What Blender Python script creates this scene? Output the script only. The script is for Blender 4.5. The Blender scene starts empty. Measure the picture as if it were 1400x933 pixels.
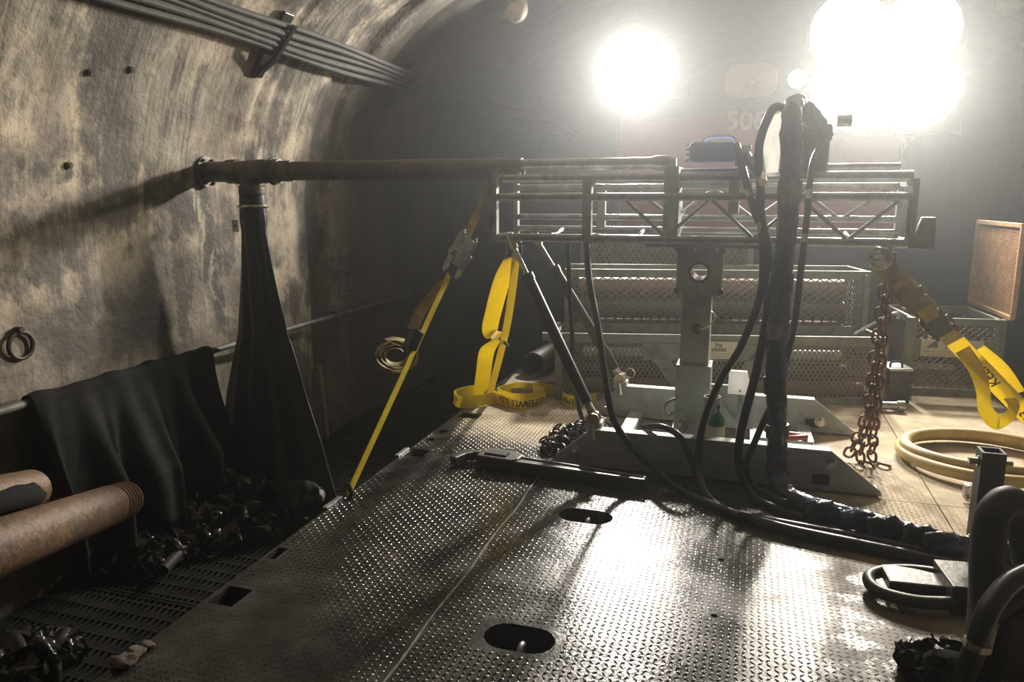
import bpy, bmesh, math, random
from mathutils import Vector, Matrix, noise
random.seed(7)
PI = math.pi
S = bpy.context.scene
COL = S.collection

# ---------------------------------------------------------------- camera
FPX = 1040.0; PITCH = math.radians(10.7); YAW = math.radians(17.2); EYE = 1.6
cam_d = bpy.data.cameras.new('camera'); cam = bpy.data.objects.new('camera', cam_d); COL.objects.link(cam)
cam.location = (0, 0, EYE); cam.rotation_euler = (PI/2 - PITCH, 0, YAW)
cam_d.sensor_width = 36.0; cam_d.lens = FPX/1400*36.0; cam_d.clip_start = 0.02; cam_d.clip_end = 200
S.camera = cam
# ---------------------------------------------------------------- world: damp hazy tunnel air, no sky
W = bpy.data.worlds.new('world'); S.world = W; W.use_nodes = True
wn = W.node_tree; wn.nodes.clear()
wo = wn.nodes.new('ShaderNodeOutputWorld'); bg = wn.nodes.new('ShaderNodeBackground')
bg.inputs[0].default_value = (0, 0, 0, 1); bg.inputs[1].default_value = 0
HAZE_DENSITY, HAZE_G = 0.0070, 0.80
vs = wn.nodes.new('ShaderNodeVolumeScatter'); vs.inputs['Color'].default_value = (0.93, 0.97, 1, 1)
vs.inputs['Density'].default_value = HAZE_DENSITY; vs.inputs['Anisotropy'].default_value = HAZE_G
wn.links.new(bg.outputs[0], wo.inputs[0]); wn.links.new(vs.outputs[0], wo.inputs['Volume'])
# ---------------------------------------------------------------- lamp strengths (the lamps are built with the locomotive)
LAMP_LEFT_W, LAMP_RIGHT_W = 1500.0, 2200.0
LENS_LEFT, LENS_RIGHT = 5.0, 6.0
LAMP_ANGLE = math.radians(96)
S.view_settings.view_transform = 'Standard'; S.view_settings.look = 'None'
S.view_settings.exposure = 0.0; S.view_settings.gamma = 1.0; S.view_settings.use_curve_mapping = False
S.cycles.use_denoising = True; S.cycles.use_adaptive_sampling = True; S.cycles.adaptive_threshold = 0.02
S.cycles.max_bounces = 6; S.cycles.diffuse_bounces = 3; S.cycles.volume_bounces = 1
S.cycles.sample_clamp_indirect = 6.0

# ---------------------------------------------------------------- survey helpers: a sight line of the photograph met with a plane of the place
_fw = Vector((-math.sin(YAW)*math.cos(PITCH), math.cos(YAW)*math.cos(PITCH), -math.sin(PITCH)))
_rt = Vector((math.cos(YAW), math.sin(YAW), 0)); _up = _rt.cross(_fw)
def ray(u, v): return _rt*((u-700)/FPX) + _up*(-(v-466.5)/FPX) + _fw
EYEP = Vector((0, 0, EYE))
def W_(u, v, Y): r = ray(u, v); return EYEP + r*(Y/r.y)
def G_(u, v, z=0.0): r = ray(u, v); return EYEP + r*((z-EYE)/r.z)
def X_(u, v, X): r = ray(u, v); return EYEP + r*(X/r.x)
def V(*a): return Vector(a)

# ---------------------------------------------------------------- materials
MATS = {}
def nd(t, typ, **kw):
    n = t.nodes.new(typ)
    for k, v in kw.items(): setattr(n, k, v)
    return n
def mat(name, c, rough=0.5, metal=0.0, c2=None, scale=6.0, lo=0.4, hi=0.62, rough2=None, bump=0.0, bscale=40.0,
        spec=0.5, transl=0.0, stretch=(1, 1, 1), detail=6.0, metal2=None):
    m = bpy.data.materials.new(name); m.use_nodes = True; t = m.node_tree
    b = t.nodes['Principled BSDF']; out = t.nodes['Material Output']
    b.inputs['Base Color'].default_value = (*c, 1); b.inputs['Roughness'].default_value = rough
    b.inputs['Metallic'].default_value = metal; b.inputs['Specular IOR Level'].default_value = spec
    geo = nd(t, 'ShaderNodeNewGeometry'); mp = nd(t, 'ShaderNodeMapping'); mp.inputs['Scale'].default_value = stretch
    t.links.new(geo.outputs['Position'], mp.inputs['Vector'])
    if c2 is not None:
        n = nd(t, 'ShaderNodeTexNoise'); n.inputs['Scale'].default_value = scale; n.inputs['Detail'].default_value = detail
        n.inputs['Roughness'].default_value = 0.65; t.links.new(mp.outputs[0], n.inputs['Vector'])
        mr = nd(t, 'ShaderNodeMapRange'); mr.inputs['From Min'].default_value = lo; mr.inputs['From Max'].default_value = hi
        t.links.new(n.outputs['Fac'], mr.inputs['Value'])
        mx = nd(t, 'ShaderNodeMix', data_type='RGBA'); mx.inputs['A'].default_value = (*c, 1); mx.inputs['B'].default_value = (*c2, 1)
        t.links.new(mr.outputs[0], mx.inputs['Factor']); t.links.new(mx.outputs['Result'], b.inputs['Base Color'])
        for key, a, z in (('Roughness', rough, rough2), ('Metallic', metal, metal2)):
            if z is not None:
                q = nd(t, 'ShaderNodeMapRange'); q.inputs['To Min'].default_value = a; q.inputs['To Max'].default_value = z
                t.links.new(mr.outputs[0], q.inputs['Value']); t.links.new(q.outputs[0], b.inputs[key])
    if bump > 0:
        n2 = nd(t, 'ShaderNodeTexNoise'); n2.inputs['Scale'].default_value = bscale; n2.inputs['Detail'].default_value = 5
        t.links.new(mp.outputs[0], n2.inputs['Vector'])
        bp = nd(t, 'ShaderNodeBump'); bp.inputs['Strength'].default_value = bump; bp.inputs['Distance'].default_value = 0.01
        t.links.new(n2.outputs['Fac'], bp.inputs['Height']); t.links.new(bp.outputs[0], b.inputs['Normal'])
    if transl > 0:
        tr = nd(t, 'ShaderNodeBsdfTranslucent'); tr.inputs[0].default_value = (*c, 1)
        ms = nd(t, 'ShaderNodeMixShader'); ms.inputs[0].default_value = transl
        t.links.new(b.outputs[0], ms.inputs[1]); t.links.new(tr.outputs[0], ms.inputs[2]); t.links.new(ms.outputs[0], out.inputs[0])
    MATS[name] = m
    return m
def emit(name, c, s):
    m = bpy.data.materials.new(name); m.use_nodes = True; t = m.node_tree; t.nodes.remove(t.nodes['Principled BSDF'])
    e = nd(t, 'ShaderNodeEmission'); e.inputs[0].default_value = (*c, 1); e.inputs[1].default_value = s
    t.links.new(e.outputs[0], t.nodes['Material Output'].inputs[0]); MATS[name] = m
    return m
mat('rig_grey', (0.40, 0.43, 0.41), 0.45, 0.15, (0.27, 0.285, 0.275), 5, bump=0.08, bscale=90)
mat('galvanised', (0.42, 0.43, 0.43), 0.36, 0.7, (0.25, 0.25, 0.25), 9, bump=0.05)
mat('dark_steel', (0.032, 0.032, 0.03), 0.42, 0.4, (0.06, 0.052, 0.044), 8, bump=0.15)
mat('dull_pipe', (0.14, 0.13, 0.12), 0.6, 0.2, (0.06, 0.055, 0.05), 8)
mat('anchor_iron', (0.03, 0.02, 0.015), 0.6, 0.2)
mat('black_paint', (0.018, 0.018, 0.018), 0.32, 0.0, (0.035, 0.033, 0.03), 14)
mat('chrome', (0.72, 0.72, 0.72), 0.12, 1.0)
mat('zinc', (0.6, 0.57, 0.5), 0.28, 0.9, (0.35, 0.3, 0.22), 30)
mat('brass', (0.55, 0.47, 0.31), 0.3, 0.9)
mat('rust', (0.22, 0.10, 0.05), 0.6, 0.25, (0.10, 0.055, 0.035), 12, bump=0.3, bscale=70)
mat('rust_pipe', (0.20, 0.125, 0.085), 0.5, 0.3, (0.12, 0.09, 0.07), 5, bump=0.25, bscale=60, stretch=(0.5, 1, 1))
mat('casing_brown', (0.16, 0.12, 0.09), 0.5, 0.35, (0.08, 0.07, 0.06), 6, bump=0.2, bscale=50)
mat('pipe_tan', (0.23, 0.125, 0.05), 0.6, 0.1, (0.075, 0.048, 0.028), 14, lo=0.35, hi=0.7, bump=0.35, bscale=70)
mat('tee_iron', (0.14, 0.115, 0.09), 0.5, 0.4, (0.05, 0.045, 0.04), 11, bump=0.3, bscale=60)
mat('rubber', (0.008, 0.008, 0.008), 0.3, 0.0, (0.025, 0.023, 0.021), 9, lo=0.5, hi=0.75, rough2=0.55)
mat('rubber_dusty', (0.022, 0.020, 0.018), 0.55, 0.0, (0.010, 0.010, 0.010), 7, spec=0.3)
mat('wrap', (0.014, 0.015, 0.02), 0.2, 0.0, (0.04, 0.06, 0.17), 5, lo=0.45, hi=0.6, bump=0.5, bscale=25)
mat('tape_grey', (0.2, 0.2, 0.19), 0.5, 0.0, (0.05, 0.05, 0.06), 12)
mat('strap_yellow', (0.82, 0.69, 0.03), 0.6, 0.0, (0.66, 0.53, 0.03), 9, transl=0.5)
mat('strap_dirty', (0.42, 0.34, 0.10), 0.65, 0.0, (0.2, 0.17, 0.08), 14, transl=0.3)
mat('ink', (0.012, 0.012, 0.012), 0.6)
mat('cloth_black', (0.005, 0.005, 0.005), 0.85, 0.0, (0.012, 0.012, 0.011), 5, spec=0.12, bump=0.25, bscale=120)
mat('sleeve_black', (0.008, 0.008, 0.008), 0.45, 0.0, (0.018, 0.018, 0.017), 6, bump=0.2, bscale=60)
mat('plastic_black', (0.014, 0.014, 0.013), 0.2, 0.0, (0.03, 0.029, 0.026), 8, bump=0.25, bscale=30)
mat('white_plastic', (0.82, 0.82, 0.8), 0.5, 0.0, (0.74, 0.74, 0.72), 8, transl=0.5)
mat('tag_white', (0.82, 0.8, 0.72), 0.6, transl=0.5)
mat('sign_cream', (0.85, 0.80, 0.62), 0.55, 0.0, (0.76, 0.70, 0.52), 12, transl=0.35)
mat('sign_text', (0.10, 0.09, 0.07), 0.6)
mat('sign_faint', (0.42, 0.38, 0.28), 0.6)
mat('cage_green', (0.20, 0.21, 0.17), 0.5, 0.15, (0.12, 0.115, 0.09), 6, bump=0.1)
mat('cage_mesh', (0.17, 0.165, 0.135), 0.45, 0.25, (0.16, 0.11, 0.075), 6)
mat('mesh_bronze', (0.62, 0.38, 0.22), 0.45, 0.2, (0.48, 0.28, 0.15), 8)
mat('loco_red', (0.40, 0.022, 0.02), 0.4, 0.0, (0.30, 0.02, 0.018), 3)
mat('loco_grey', (0.11, 0.115, 0.11), 0.45)
mat('loco_black', (0.03, 0.03, 0.032), 0.45)
mat('number_cream', (0.95, 0.80, 0.55), 0.5)
mat('horn_tan', (0.62, 0.48, 0.31), 0.4, 0.1)
mat('glass_dark', (0.015, 0.016, 0.018), 0.08)
mat('motor_blue', (0.16, 0.26, 0.62), 0.45)
mat('hose_yellow', (0.62, 0.47, 0.20), 0.5, 0.0, (0.42, 0.31, 0.13), 6)
mat('red_rubber', (0.40, 0.05, 0.03), 0.45)
mat('green_glass', (0.03, 0.14, 0.05), 0.2)
mat('cable_grey', (0.05, 0.044, 0.038), 0.75, 0.0, (0.022, 0.02, 0.018), 8, bump=0.2)
mat('grating_steel', (0.025, 0.024, 0.022), 0.45, 0.3, (0.014, 0.013, 0.012), 6)
mat('timber', (0.30, 0.25, 0.18), 0.7, 0.0, (0.16, 0.13, 0.1), 10, stretch=(1, 6, 6), bump=0.3)
mat('mud', (0.16, 0.13, 0.10), 0.85, 0.0, (0.09, 0.075, 0.06), 30, bump=0.4)
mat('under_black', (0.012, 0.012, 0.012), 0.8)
mat('ballast', (0.05, 0.045, 0.04), 0.85, 0.0, (0.03, 0.027, 0.025), 20, bump=0.6, bscale=30)
mat('lamp_glass', (0.75, 0.62, 0.48), 0.25, 0.0, transl=0.4)
emit('lens_left', (1.0, 0.97, 0.95), LENS_LEFT); emit('lens_right', (1.0, 0.98, 0.93), LENS_RIGHT)

# ---------------------------------------------------------------- mesh helpers
ORG = {}
def frame_of(d):
    d = d.normalized(); a = Vector((0, 0, 1)) if abs(d.z) < 0.9 else Vector((1, 0, 0))
    x = a.cross(d).normalized(); return x, d.cross(x).normalized()
def spline(pts, n=8, closed=False):
    P = [Vector(p) for p in pts]; out = []; N = len(P)
    rng = N if closed else N-1
    for i in range(rng):
        g = (lambda k: P[k % N]) if closed else (lambda k: P[min(max(k, 0), N-1)])
        p0, p1, p2, p3 = g(i-1), g(i), g(i+1), g(i+2)
        for k in range(n):
            t = k/n
            out.append(0.5*((2*p1) + (p2-p0)*t + (2*p0-5*p1+4*p2-p3)*t*t + (3*p1-p0-3*p2+p3)*t**3))
    if not closed: out.append(P[-1])
    return out
class MB:
    def __init__(s): s.v = []; s.f = []
    def add(s, vs, fs):
        o = len(s.v); s.v += [Vector(p) for p in vs]; s.f += [tuple(i+o for i in f) for f in fs]; return s
    def box(s, c, d, M=None):
        hx, hy, hz = d[0]/2, d[1]/2, d[2]/2; c = Vector(c)
        vs = [Vector((x, y, z)) for x in (-hx, hx) for y in (-hy, hy) for z in (-hz, hz)]
        if M is not None: vs = [M @ p for p in vs]
        return s.add([p+c for p in vs], [(0,1,3,2),(4,6,7,5),(0,4,5,1),(2,3,7,6),(0,2,6,4),(1,5,7,3)])
    def bar(s, a, b, w, h, up=(0, 0, 1)):
        a, b = Vector(a), Vector(b); d = (b-a).normalized(); u = Vector(up)
        if abs(d.dot(u)) > 0.98: u = Vector((0, 1, 0))
        x = d.cross(u).normalized(); y = x.cross(d).normalized()
        vs = [q+x*i*w/2+y*j*h/2 for q in (a, b) for i, j in ((-1,-1),(1,-1),(1,1),(-1,1))]
        return s.add(vs, [(3,2,1,0),(4,5,6,7),(0,1,5,4),(1,2,6,5),(2,3,7,6),(3,0,4,7)])
    def cyl(s, a, b, r, r2=None, n=16, cap=True):
        r2 = r if r2 is None else r2; a, b = Vector(a), Vector(b); x, y = frame_of(b-a)
        vs = [c+(x*math.cos(2*PI*i/n)+y*math.sin(2*PI*i/n))*q for c, q in ((a, r), (b, r2)) for i in range(n)]
        fs = [(i, (i+1) % n, n+(i+1) % n, n+i) for i in range(n)]
        if cap: fs += [tuple(range(n-1, -1, -1)), tuple(range(n, 2*n))]
        return s.add(vs, fs)
    def pipe(s, a, b, r, ri, n=20):          # hollow tube with open ends
        a, b = Vector(a), Vector(b); x, y = frame_of(b-a); vs = []
        for c, q in ((a, r), (b, r), (b, ri), (a, ri)):
            vs += [c+(x*math.cos(2*PI*i/n)+y*math.sin(2*PI*i/n))*q for i in range(n)]
        fs = []
        for k in range(4):
            o, p = k*n, ((k+1) % 4)*n
            fs += [(o+i, o+(i+1) % n, p+(i+1) % n, p+i) for i in range(n)]
        return s.add(vs, fs)
    def lathe(s, a, d, prof, n=20, sx=1.0, sy=1.0, cap=False, sq=1.0):     # prof: (distance along d, radius)
        a = Vector(a); d = Vector(d).normalized(); x, y = frame_of(d); vs = []
        for t, r in prof: vs += [a+d*t+(x*math.copysign(abs(math.cos(2*PI*i/n))**sq, math.cos(2*PI*i/n))*sx+y*math.copysign(abs(math.sin(2*PI*i/n))**sq, math.sin(2*PI*i/n))*sy)*r for i in range(n)]
        fs = [(k*n+i, k*n+(i+1) % n, (k+1)*n+(i+1) % n, (k+1)*n+i) for k in range(len(prof)-1) for i in range(n)]
        if cap: fs += [tuple(range(n-1, -1, -1)), tuple(range((len(prof)-1)*n, len(prof)*n))]
        return s.add(vs, fs)
    def tube(s, pts, r, n=10, closed=False, cap=True, rf=None):
        P = [Vector(p) for p in pts]; N = len(P); vs = []; prev = None
        for i in range(N):
            d = (P[(i+1) % N]-P[i-1]) if closed else (P[min(i+1, N-1)]-P[max(i-1, 0)])
            d.normalize()
            if prev is None: x, y = frame_of(d)
            else:
                x = prev-d*prev.dot(d); x.normalize(); y = d.cross(x)
            prev = x
            for k in range(n):
                a = 2*PI*k/n; q = r if rf is None else rf(i/(N-1), a)
                vs.append(P[i]+(x*math.cos(a)+y*math.sin(a))*q)
        M = N if closed else N-1
        fs = [(i*n+k, i*n+(k+1) % n, ((i+1) % N)*n+(k+1) % n, ((i+1) % N)*n+k) for i in range(M) for k in range(n)]
        if cap and not closed: fs += [tuple(range(n-1, -1, -1)), tuple(range((N-1)*n, N*n))]
        return s.add(vs, fs)
    def prism(s, poly, o, ux, uy, th):       # polygon (x, y) in a plane, extruded both ways to thickness th
        o, ux, uy = Vector(o), Vector(ux), Vector(uy); nz = ux.cross(uy).normalized(); n = len(poly)
        vs = [o+ux*p[0]+uy*p[1]+nz*q for q in (-th/2, th/2) for p in poly]
        return s.add(vs, [tuple(range(n-1, -1, -1)), tuple(range(n, 2*n))]+[(i, (i+1) % n, n+(i+1) % n, n+i) for i in range(n)])
    def ringplate(s, o, ux, uy, hw, hh, r, th, n=24):    # rectangular plate with a round hole
        o, ux, uy = Vector(o), Vector(ux), Vector(uy); nz = ux.cross(uy).normalized(); inn = []; out = []
        for i in range(n):
            a = 2*PI*(i+0.5)/n; c, q = math.cos(a), math.sin(a); k = min(hw/abs(c) if c else 9e9, hh/abs(q) if q else 9e9)
            inn.append((c*r, q*r)); out.append((c*k, q*k))
        # push the sample nearest each corner into the corner
        for cx in (-hw, hw):
            for cy in (-hh, hh):
                j = min(range(n), key=lambda i: (out[i][0]-cx)**2+(out[i][1]-cy)**2); out[j] = (cx, cy)
        vs = [o+ux*p[0]+uy*p[1]+nz*q for q in (-th/2, th/2) for p in inn+out]; fs = []
        for i in range(n):
            j = (i+1) % n
            fs += [(i, j, n+j, n+i), (2*n+i, 3*n+i, 3*n+j, 2*n+j), (i, 2*n+i, 2*n+j, j), (n+i, n+j, 3*n+j, 3*n+i)]
        return s.add(vs, fs)
    def ball(s, c, r, n=12, m=8, sc=(1, 1, 1)):
        c = Vector(c); vs = [c+Vector((0, 0, -r*sc[2]))]
        for j in range(1, m):
            b = -PI/2+PI*j/m
            vs += [c+Vector((math.cos(b)*math.cos(2*PI*i/n)*r*sc[0], math.cos(b)*math.sin(2*PI*i/n)*r*sc[1], math.sin(b)*r*sc[2])) for i in range(n)]
        vs.append(c+Vector((0, 0, r*sc[2]))); L = len(vs)-1
        fs = [(0, 1+(i+1) % n, 1+i) for i in range(n)]
        for j in range(m-2): fs += [(1+j*n+i, 1+j*n+(i+1) % n, 1+(j+1)*n+(i+1) % n, 1+(j+1)*n+i) for i in range(n)]
        fs += [(L, 1+(m-2)*n+i, 1+(m-2)*n+(i+1) % n) for i in range(n)]
        return s.add(vs, fs)
    def grid(s, nu, nv, fn, closeu=False):
        vs = [fn(i, j) for j in range(nv) for i in range(nu)]; U = nu if closeu else nu-1
        return s.add(vs, [(j*nu+i, j*nu+(i+1) % nu, (j+1)*nu+(i+1) % nu, (j+1)*nu+i) for j in range(nv-1) for i in range(U)])
    def build(s, name, m, parent=None, smooth=False, bevel=0.0, solid=0.0, sharp=35, fix=True):
        if parent is None:
            xs = [p.x for p in s.v]; ys = [p.y for p in s.v]; zs = [p.z for p in s.v]
            org = Vector(((min(xs)+max(xs))/2, (min(ys)+max(ys))/2, min(zs)))
        else: org = ORG[parent.name]
        me = bpy.data.meshes.new(name); me.from_pydata([tuple(p-org) for p in s.v], [], s.f); me.validate()
        if fix:
            b = bmesh.new(); b.from_mesh(me); bmesh.ops.recalc_face_normals(b, faces=b.faces); b.to_mesh(me); b.free()
        me.materials.append(MATS[m] if isinstance(m, str) else m)
        o = bpy.data.objects.new(name, me); COL.objects.link(o); ORG[o.name] = org
        if parent is None: o.location = org
        else: o.parent = parent
        if smooth:
            me.polygons.foreach_set('use_smooth', [True]*len(me.polygons))
            if sharp: me.set_sharp_from_angle(angle=math.radians(sharp))
        if bevel > 0:
            md = o.modifiers.new('bevel', 'BEVEL'); md.width = bevel; md.segments = 2; md.limit_method = 'ANGLE'; md.angle_limit = math.radians(40)
        if solid > 0:
            md = o.modifiers.new('solid', 'SOLIDIFY'); md.thickness = solid; md.offset = 0
        return o
def tag(o, label, cat, group=None):
    o['label'] = label; o['category'] = cat
    if group: o['group'] = group
    return o
def thing(name, label, cat, loc, group=None):
    o = bpy.data.objects.new(name, None); COL.objects.link(o); o.location = loc; o.empty_display_size = 0.1
    ORG[o.name] = Vector(loc)
    return tag(o, label, cat, group)
def struct(o): o['kind'] = 'structure'; return o
def stuff(o): o['kind'] = 'stuff'; return o
def share(o, name, parent, loc, rot=None):           # another piece with the same mesh, placed under its thing
    c = o.copy(); c.name = name; COL.objects.link(c); c.parent = parent
    c.location = Vector(loc)-(ORG[parent.name] if parent else Vector()); ORG[c.name] = Vector(loc)
    if rot is not None: c.rotation_euler = rot
    return c
def text_mesh(body, size):
    cu = bpy.data.curves.new('t', 'FONT'); cu.body = body; cu.size = size; cu.offset = size*0.018; cu.align_x = 'CENTER'; cu.align_y = 'CENTER'
    ob = bpy.data.objects.new('t', cu); COL.objects.link(ob); dg = bpy.context.evaluated_depsgraph_get()
    me = bpy.data.meshes.new_from_object(ob.evaluated_get(dg)); vs = [v.co.copy() for v in me.vertices]; fs = [tuple(p.vertices) for p in me.polygons]
    bpy.data.objects.remove(ob); bpy.data.curves.remove(cu); bpy.data.meshes.remove(me)
    return vs, fs
def lettering(mb, body, size, o, ux, uy, off, sx=1.0):
    vs, fs = text_mesh(body, size); o, ux, uy = Vector(o), Vector(ux), Vector(uy); nz = ux.cross(uy).normalized()
    return mb.add([o+ux*p.x*sx+uy*p.y+nz*off for p in vs], fs)
class Ribbon:                                        # webbing: a path with a width direction at each point
    def __init__(s, pts, wd, width, th=0.004, n=8):
        s.P = spline(pts, n); N = len(s.P)
        wd = [Vector(w) for w in (wd if isinstance(wd, list) else [wd]*len(pts))]
        WD = spline(wd, n); s.w = width; s.th = th; s.L = [0.0]; s.D = []; s.NM = []
        for i in range(1, N): s.L.append(s.L[-1]+(s.P[i]-s.P[i-1]).length)
        for i in range(N):
            d = (s.P[min(i+1, N-1)]-s.P[max(i-1, 0)]).normalized(); w = WD[i]-d*WD[i].dot(d)
            w.normalize(); s.D.append(w); s.NM.append(d.cross(w).normalized())
    def mesh(s, mb=None):
        mb = mb or MB(); vs = []; N = len(s.P)
        for i in range(N):
            a, b = s.D[i]*s.w/2, s.NM[i]*s.th/2
            vs += [s.P[i]-a-b, s.P[i]+a-b, s.P[i]+a+b, s.P[i]-a+b]
        fs = [(i*4+k, i*4+(k+1) % 4, i*4+4+(k+1) % 4, i*4+4+k) for i in range(N-1) for k in range(4)]+[(3, 2, 1, 0), tuple(N*4-4+k for k in range(4))]
        return mb.add(vs, fs)
    def at(s, t):
        t = min(max(t, 0), s.L[-1]-1e-6); i = max(j for j in range(len(s.L)) if s.L[j] <= t); i = min(i, len(s.P)-2)
        k = (t-s.L[i])/max(s.L[i+1]-s.L[i], 1e-9)
        return s.P[i].lerp(s.P[i+1], k), s.D[i].lerp(s.D[i+1], k).normalized(), s.NM[i].lerp(s.NM[i+1], k).normalized()
    def text(s, mb, body, size, t0, flip=1, side=1, sx=1.0):
        vs, fs = text_mesh(body, size); out = []
        for p in vs:
            c, d, nn = s.at(t0+flip*side*p.x*sx); out.append(c+d*p.y*flip+nn*side*(s.th/2+0.0012))
        return mb.add(out, fs)

# ================================================================ THE SETTING
R1, C1 = 2.1, (-1.8, 1.5)          # haunch arc
R2, C2 = 5.7, (0.0, -1.618)        # crown arc
WX = 3.9
def lining_at(x, z):               # > 0 inside the tunnel
    ax = -abs(x)
    if z <= 1.5: return ax+WX
    a = math.degrees(math.atan2(z-C1[1], ax-C1[0]))
    if a >= 120: return R1-math.hypot(ax-C1[0], z-C1[1])
    return R2-math.hypot(ax, z-C2[1])
def wall_hit(u, v):
    r = ray(u, v); t = 0.5
    while t < 60:
        p = EYEP+r*t
        if lining_at(p.x, p.z) <= 0: return p
        t += 0.01
    return EYEP+r*60
prof = [(-WX, -1.4+2.9*i/26, (1, 0)) for i in range(26)]
prof += [(C1[0]+R1*math.cos(math.radians(180-60*i/24)), C1[1]+R1*math.sin(math.radians(180-60*i/24)),
          (-math.cos(math.radians(180-60*i/24)), -math.sin(math.radians(180-60*i/24)))) for i in range(24)]
NLEFT = len(prof)
crown = [(C2[0]+R2*math.cos(math.radians(120-60*i/28)), C2[1]+R2*math.sin(math.radians(120-60*i/28)),
          (-math.cos(math.radians(120-60*i/28)), -math.sin(math.radians(120-60*i/28)))) for i in range(29)]
def relief(y):
    o = 0.0
    for c in (0.95, 5.36, 9.9, 14.4, 18.9): o -= 0.035*max(0, 1-abs(y-c)/0.035)
    for a, b, d in ((6.22, 6.62, -0.05), (7.0, 7.12, -0.03), (7.55, 8.05, 0.04), (8.7, 9.0, -0.05), (10.6, 11.0, -0.05), (12.2, 12.6, 0.04)):
        if a < y < b: o += d*min(1, min(y-a, b-y)/0.05)
    return o
ys = [-7+0.14*i for i in range(50)]+[0.0+0.05*i for i in range(200)]+[10+0.25*i for i in range(81)]
def lining(pts, flip=1):
    b = MB(); n = len(pts)
    def fn(i, j):
        x, z, (nx, nz) = pts[i]; y = ys[j]
        q = noise.fractal(Vector((x*1.1, y*1.1, z*1.1)), 1.0, 2.0, 4)*0.022+noise.noise(Vector((x*6, y*6, z*3)))*0.006
        d = relief(y)+q
        return Vector(((x+nx*d)*flip, y, z+nz*d))
    return b.grid(n, len(ys), fn)

# lining concrete: tan cement, soot and water stains, lime streaks, painted shade farther in
m = bpy.data.materials.new('lining_concrete'); m.use_nodes = True; t = m.node_tree; MATS['lining_concrete'] = m
bs = t.nodes['Principled BSDF']; geo = nd(t, 'ShaderNodeNewGeometry'); L = t.links.new
def noi(scale, detail, stretch=(1, 1, 1), rough=0.62):
    mp = nd(t, 'ShaderNodeMapping'); mp.inputs['Scale'].default_value = stretch; L(geo.outputs['Position'], mp.inputs['Vector'])
    n = nd(t, 'ShaderNodeTexNoise'); n.inputs['Scale'].default_value = scale; n.inputs['Detail'].default_value = detail; n.inputs['Roughness'].default_value = rough
    L(mp.outputs[0], n.inputs['Vector']); return n
def rng(src, a, b, c=0.0, d=1.0, smooth=True):
    r = nd(t, 'ShaderNodeMapRange'); r.interpolation_type = 'SMOOTHSTEP' if smooth else 'LINEAR'
    for k, val in zip(('From Min', 'From Max', 'To Min', 'To Max'), (a, b, c, d)): r.inputs[k].default_value = val
    L(src, r.inputs['Value']); return r.outputs[0]
def mth(op, a, b):
    n = nd(t, 'ShaderNodeMath', operation=op)
    for i, q in enumerate((a, b)):
        if isinstance(q, (int, float)): n.inputs[i].default_value = q
        else: L(q, n.inputs[i])
    return n.outputs[0]
def mixc(f, a, b):
    n = nd(t, 'ShaderNodeMix', data_type='RGBA')
    for k, q in (('Factor', f), ('A', a), ('B', b)):
        if isinstance(q, tuple): n.inputs[k].default_value = (*q, 1)
        elif isinstance(q, (int, float)): n.inputs[k].default_value = q
        else: L(q, n.inputs[k])
    return n.outputs['Result']
big = noi(0.9, 7); mid = noi(4.5, 8); fine = noi(28, 6); streak = noi(1.0, 6, (1.5, 7.5, 0.55)); streak2 = noi(1.0, 5, (2, 22, 0.8))
warp = noi(2.6, 5)
wv = nd(t, 'ShaderNodeVectorMath', operation='MULTIPLY_ADD'); L(warp.outputs['Color'], wv.inputs[0]); wv.inputs[1].default_value = (0.7, 0.7, 0.7); wv.inputs[2].default_value = (-0.35, -0.35, -0.35)
wp = nd(t, 'ShaderNodeVectorMath', operation='ADD'); L(geo.outputs['Position'], wp.inputs[0]); L(wv.outputs[0], wp.inputs[1])
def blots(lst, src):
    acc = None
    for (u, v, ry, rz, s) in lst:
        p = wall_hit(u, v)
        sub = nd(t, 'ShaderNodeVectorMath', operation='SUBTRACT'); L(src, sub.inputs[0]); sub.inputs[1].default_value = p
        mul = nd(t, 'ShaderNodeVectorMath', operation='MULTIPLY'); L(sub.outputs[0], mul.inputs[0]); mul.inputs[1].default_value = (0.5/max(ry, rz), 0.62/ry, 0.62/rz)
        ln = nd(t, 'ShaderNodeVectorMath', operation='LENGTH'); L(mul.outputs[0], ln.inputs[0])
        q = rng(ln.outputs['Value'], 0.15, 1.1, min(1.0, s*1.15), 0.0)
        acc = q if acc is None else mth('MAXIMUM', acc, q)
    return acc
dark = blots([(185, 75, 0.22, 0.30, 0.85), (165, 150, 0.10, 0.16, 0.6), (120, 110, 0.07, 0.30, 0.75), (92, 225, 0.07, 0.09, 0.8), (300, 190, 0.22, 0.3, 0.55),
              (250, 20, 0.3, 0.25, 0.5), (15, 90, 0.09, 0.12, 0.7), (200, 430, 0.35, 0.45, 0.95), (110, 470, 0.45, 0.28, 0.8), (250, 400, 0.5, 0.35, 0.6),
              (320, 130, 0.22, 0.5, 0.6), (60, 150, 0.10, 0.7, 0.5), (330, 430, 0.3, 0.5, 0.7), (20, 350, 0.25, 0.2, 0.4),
              (430, 330, 0.28, 1.1, 0.9), (445, 480, 0.7, 0.5, 0.8), (470, 120, 0.25, 0.7, 0.75), (360, 300, 0.3, 0.25, 0.35), (540, 300, 1.2, 2.0, 0.85)], wp.outputs[0])  # last, widest blot paints shade on the far wall
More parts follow.
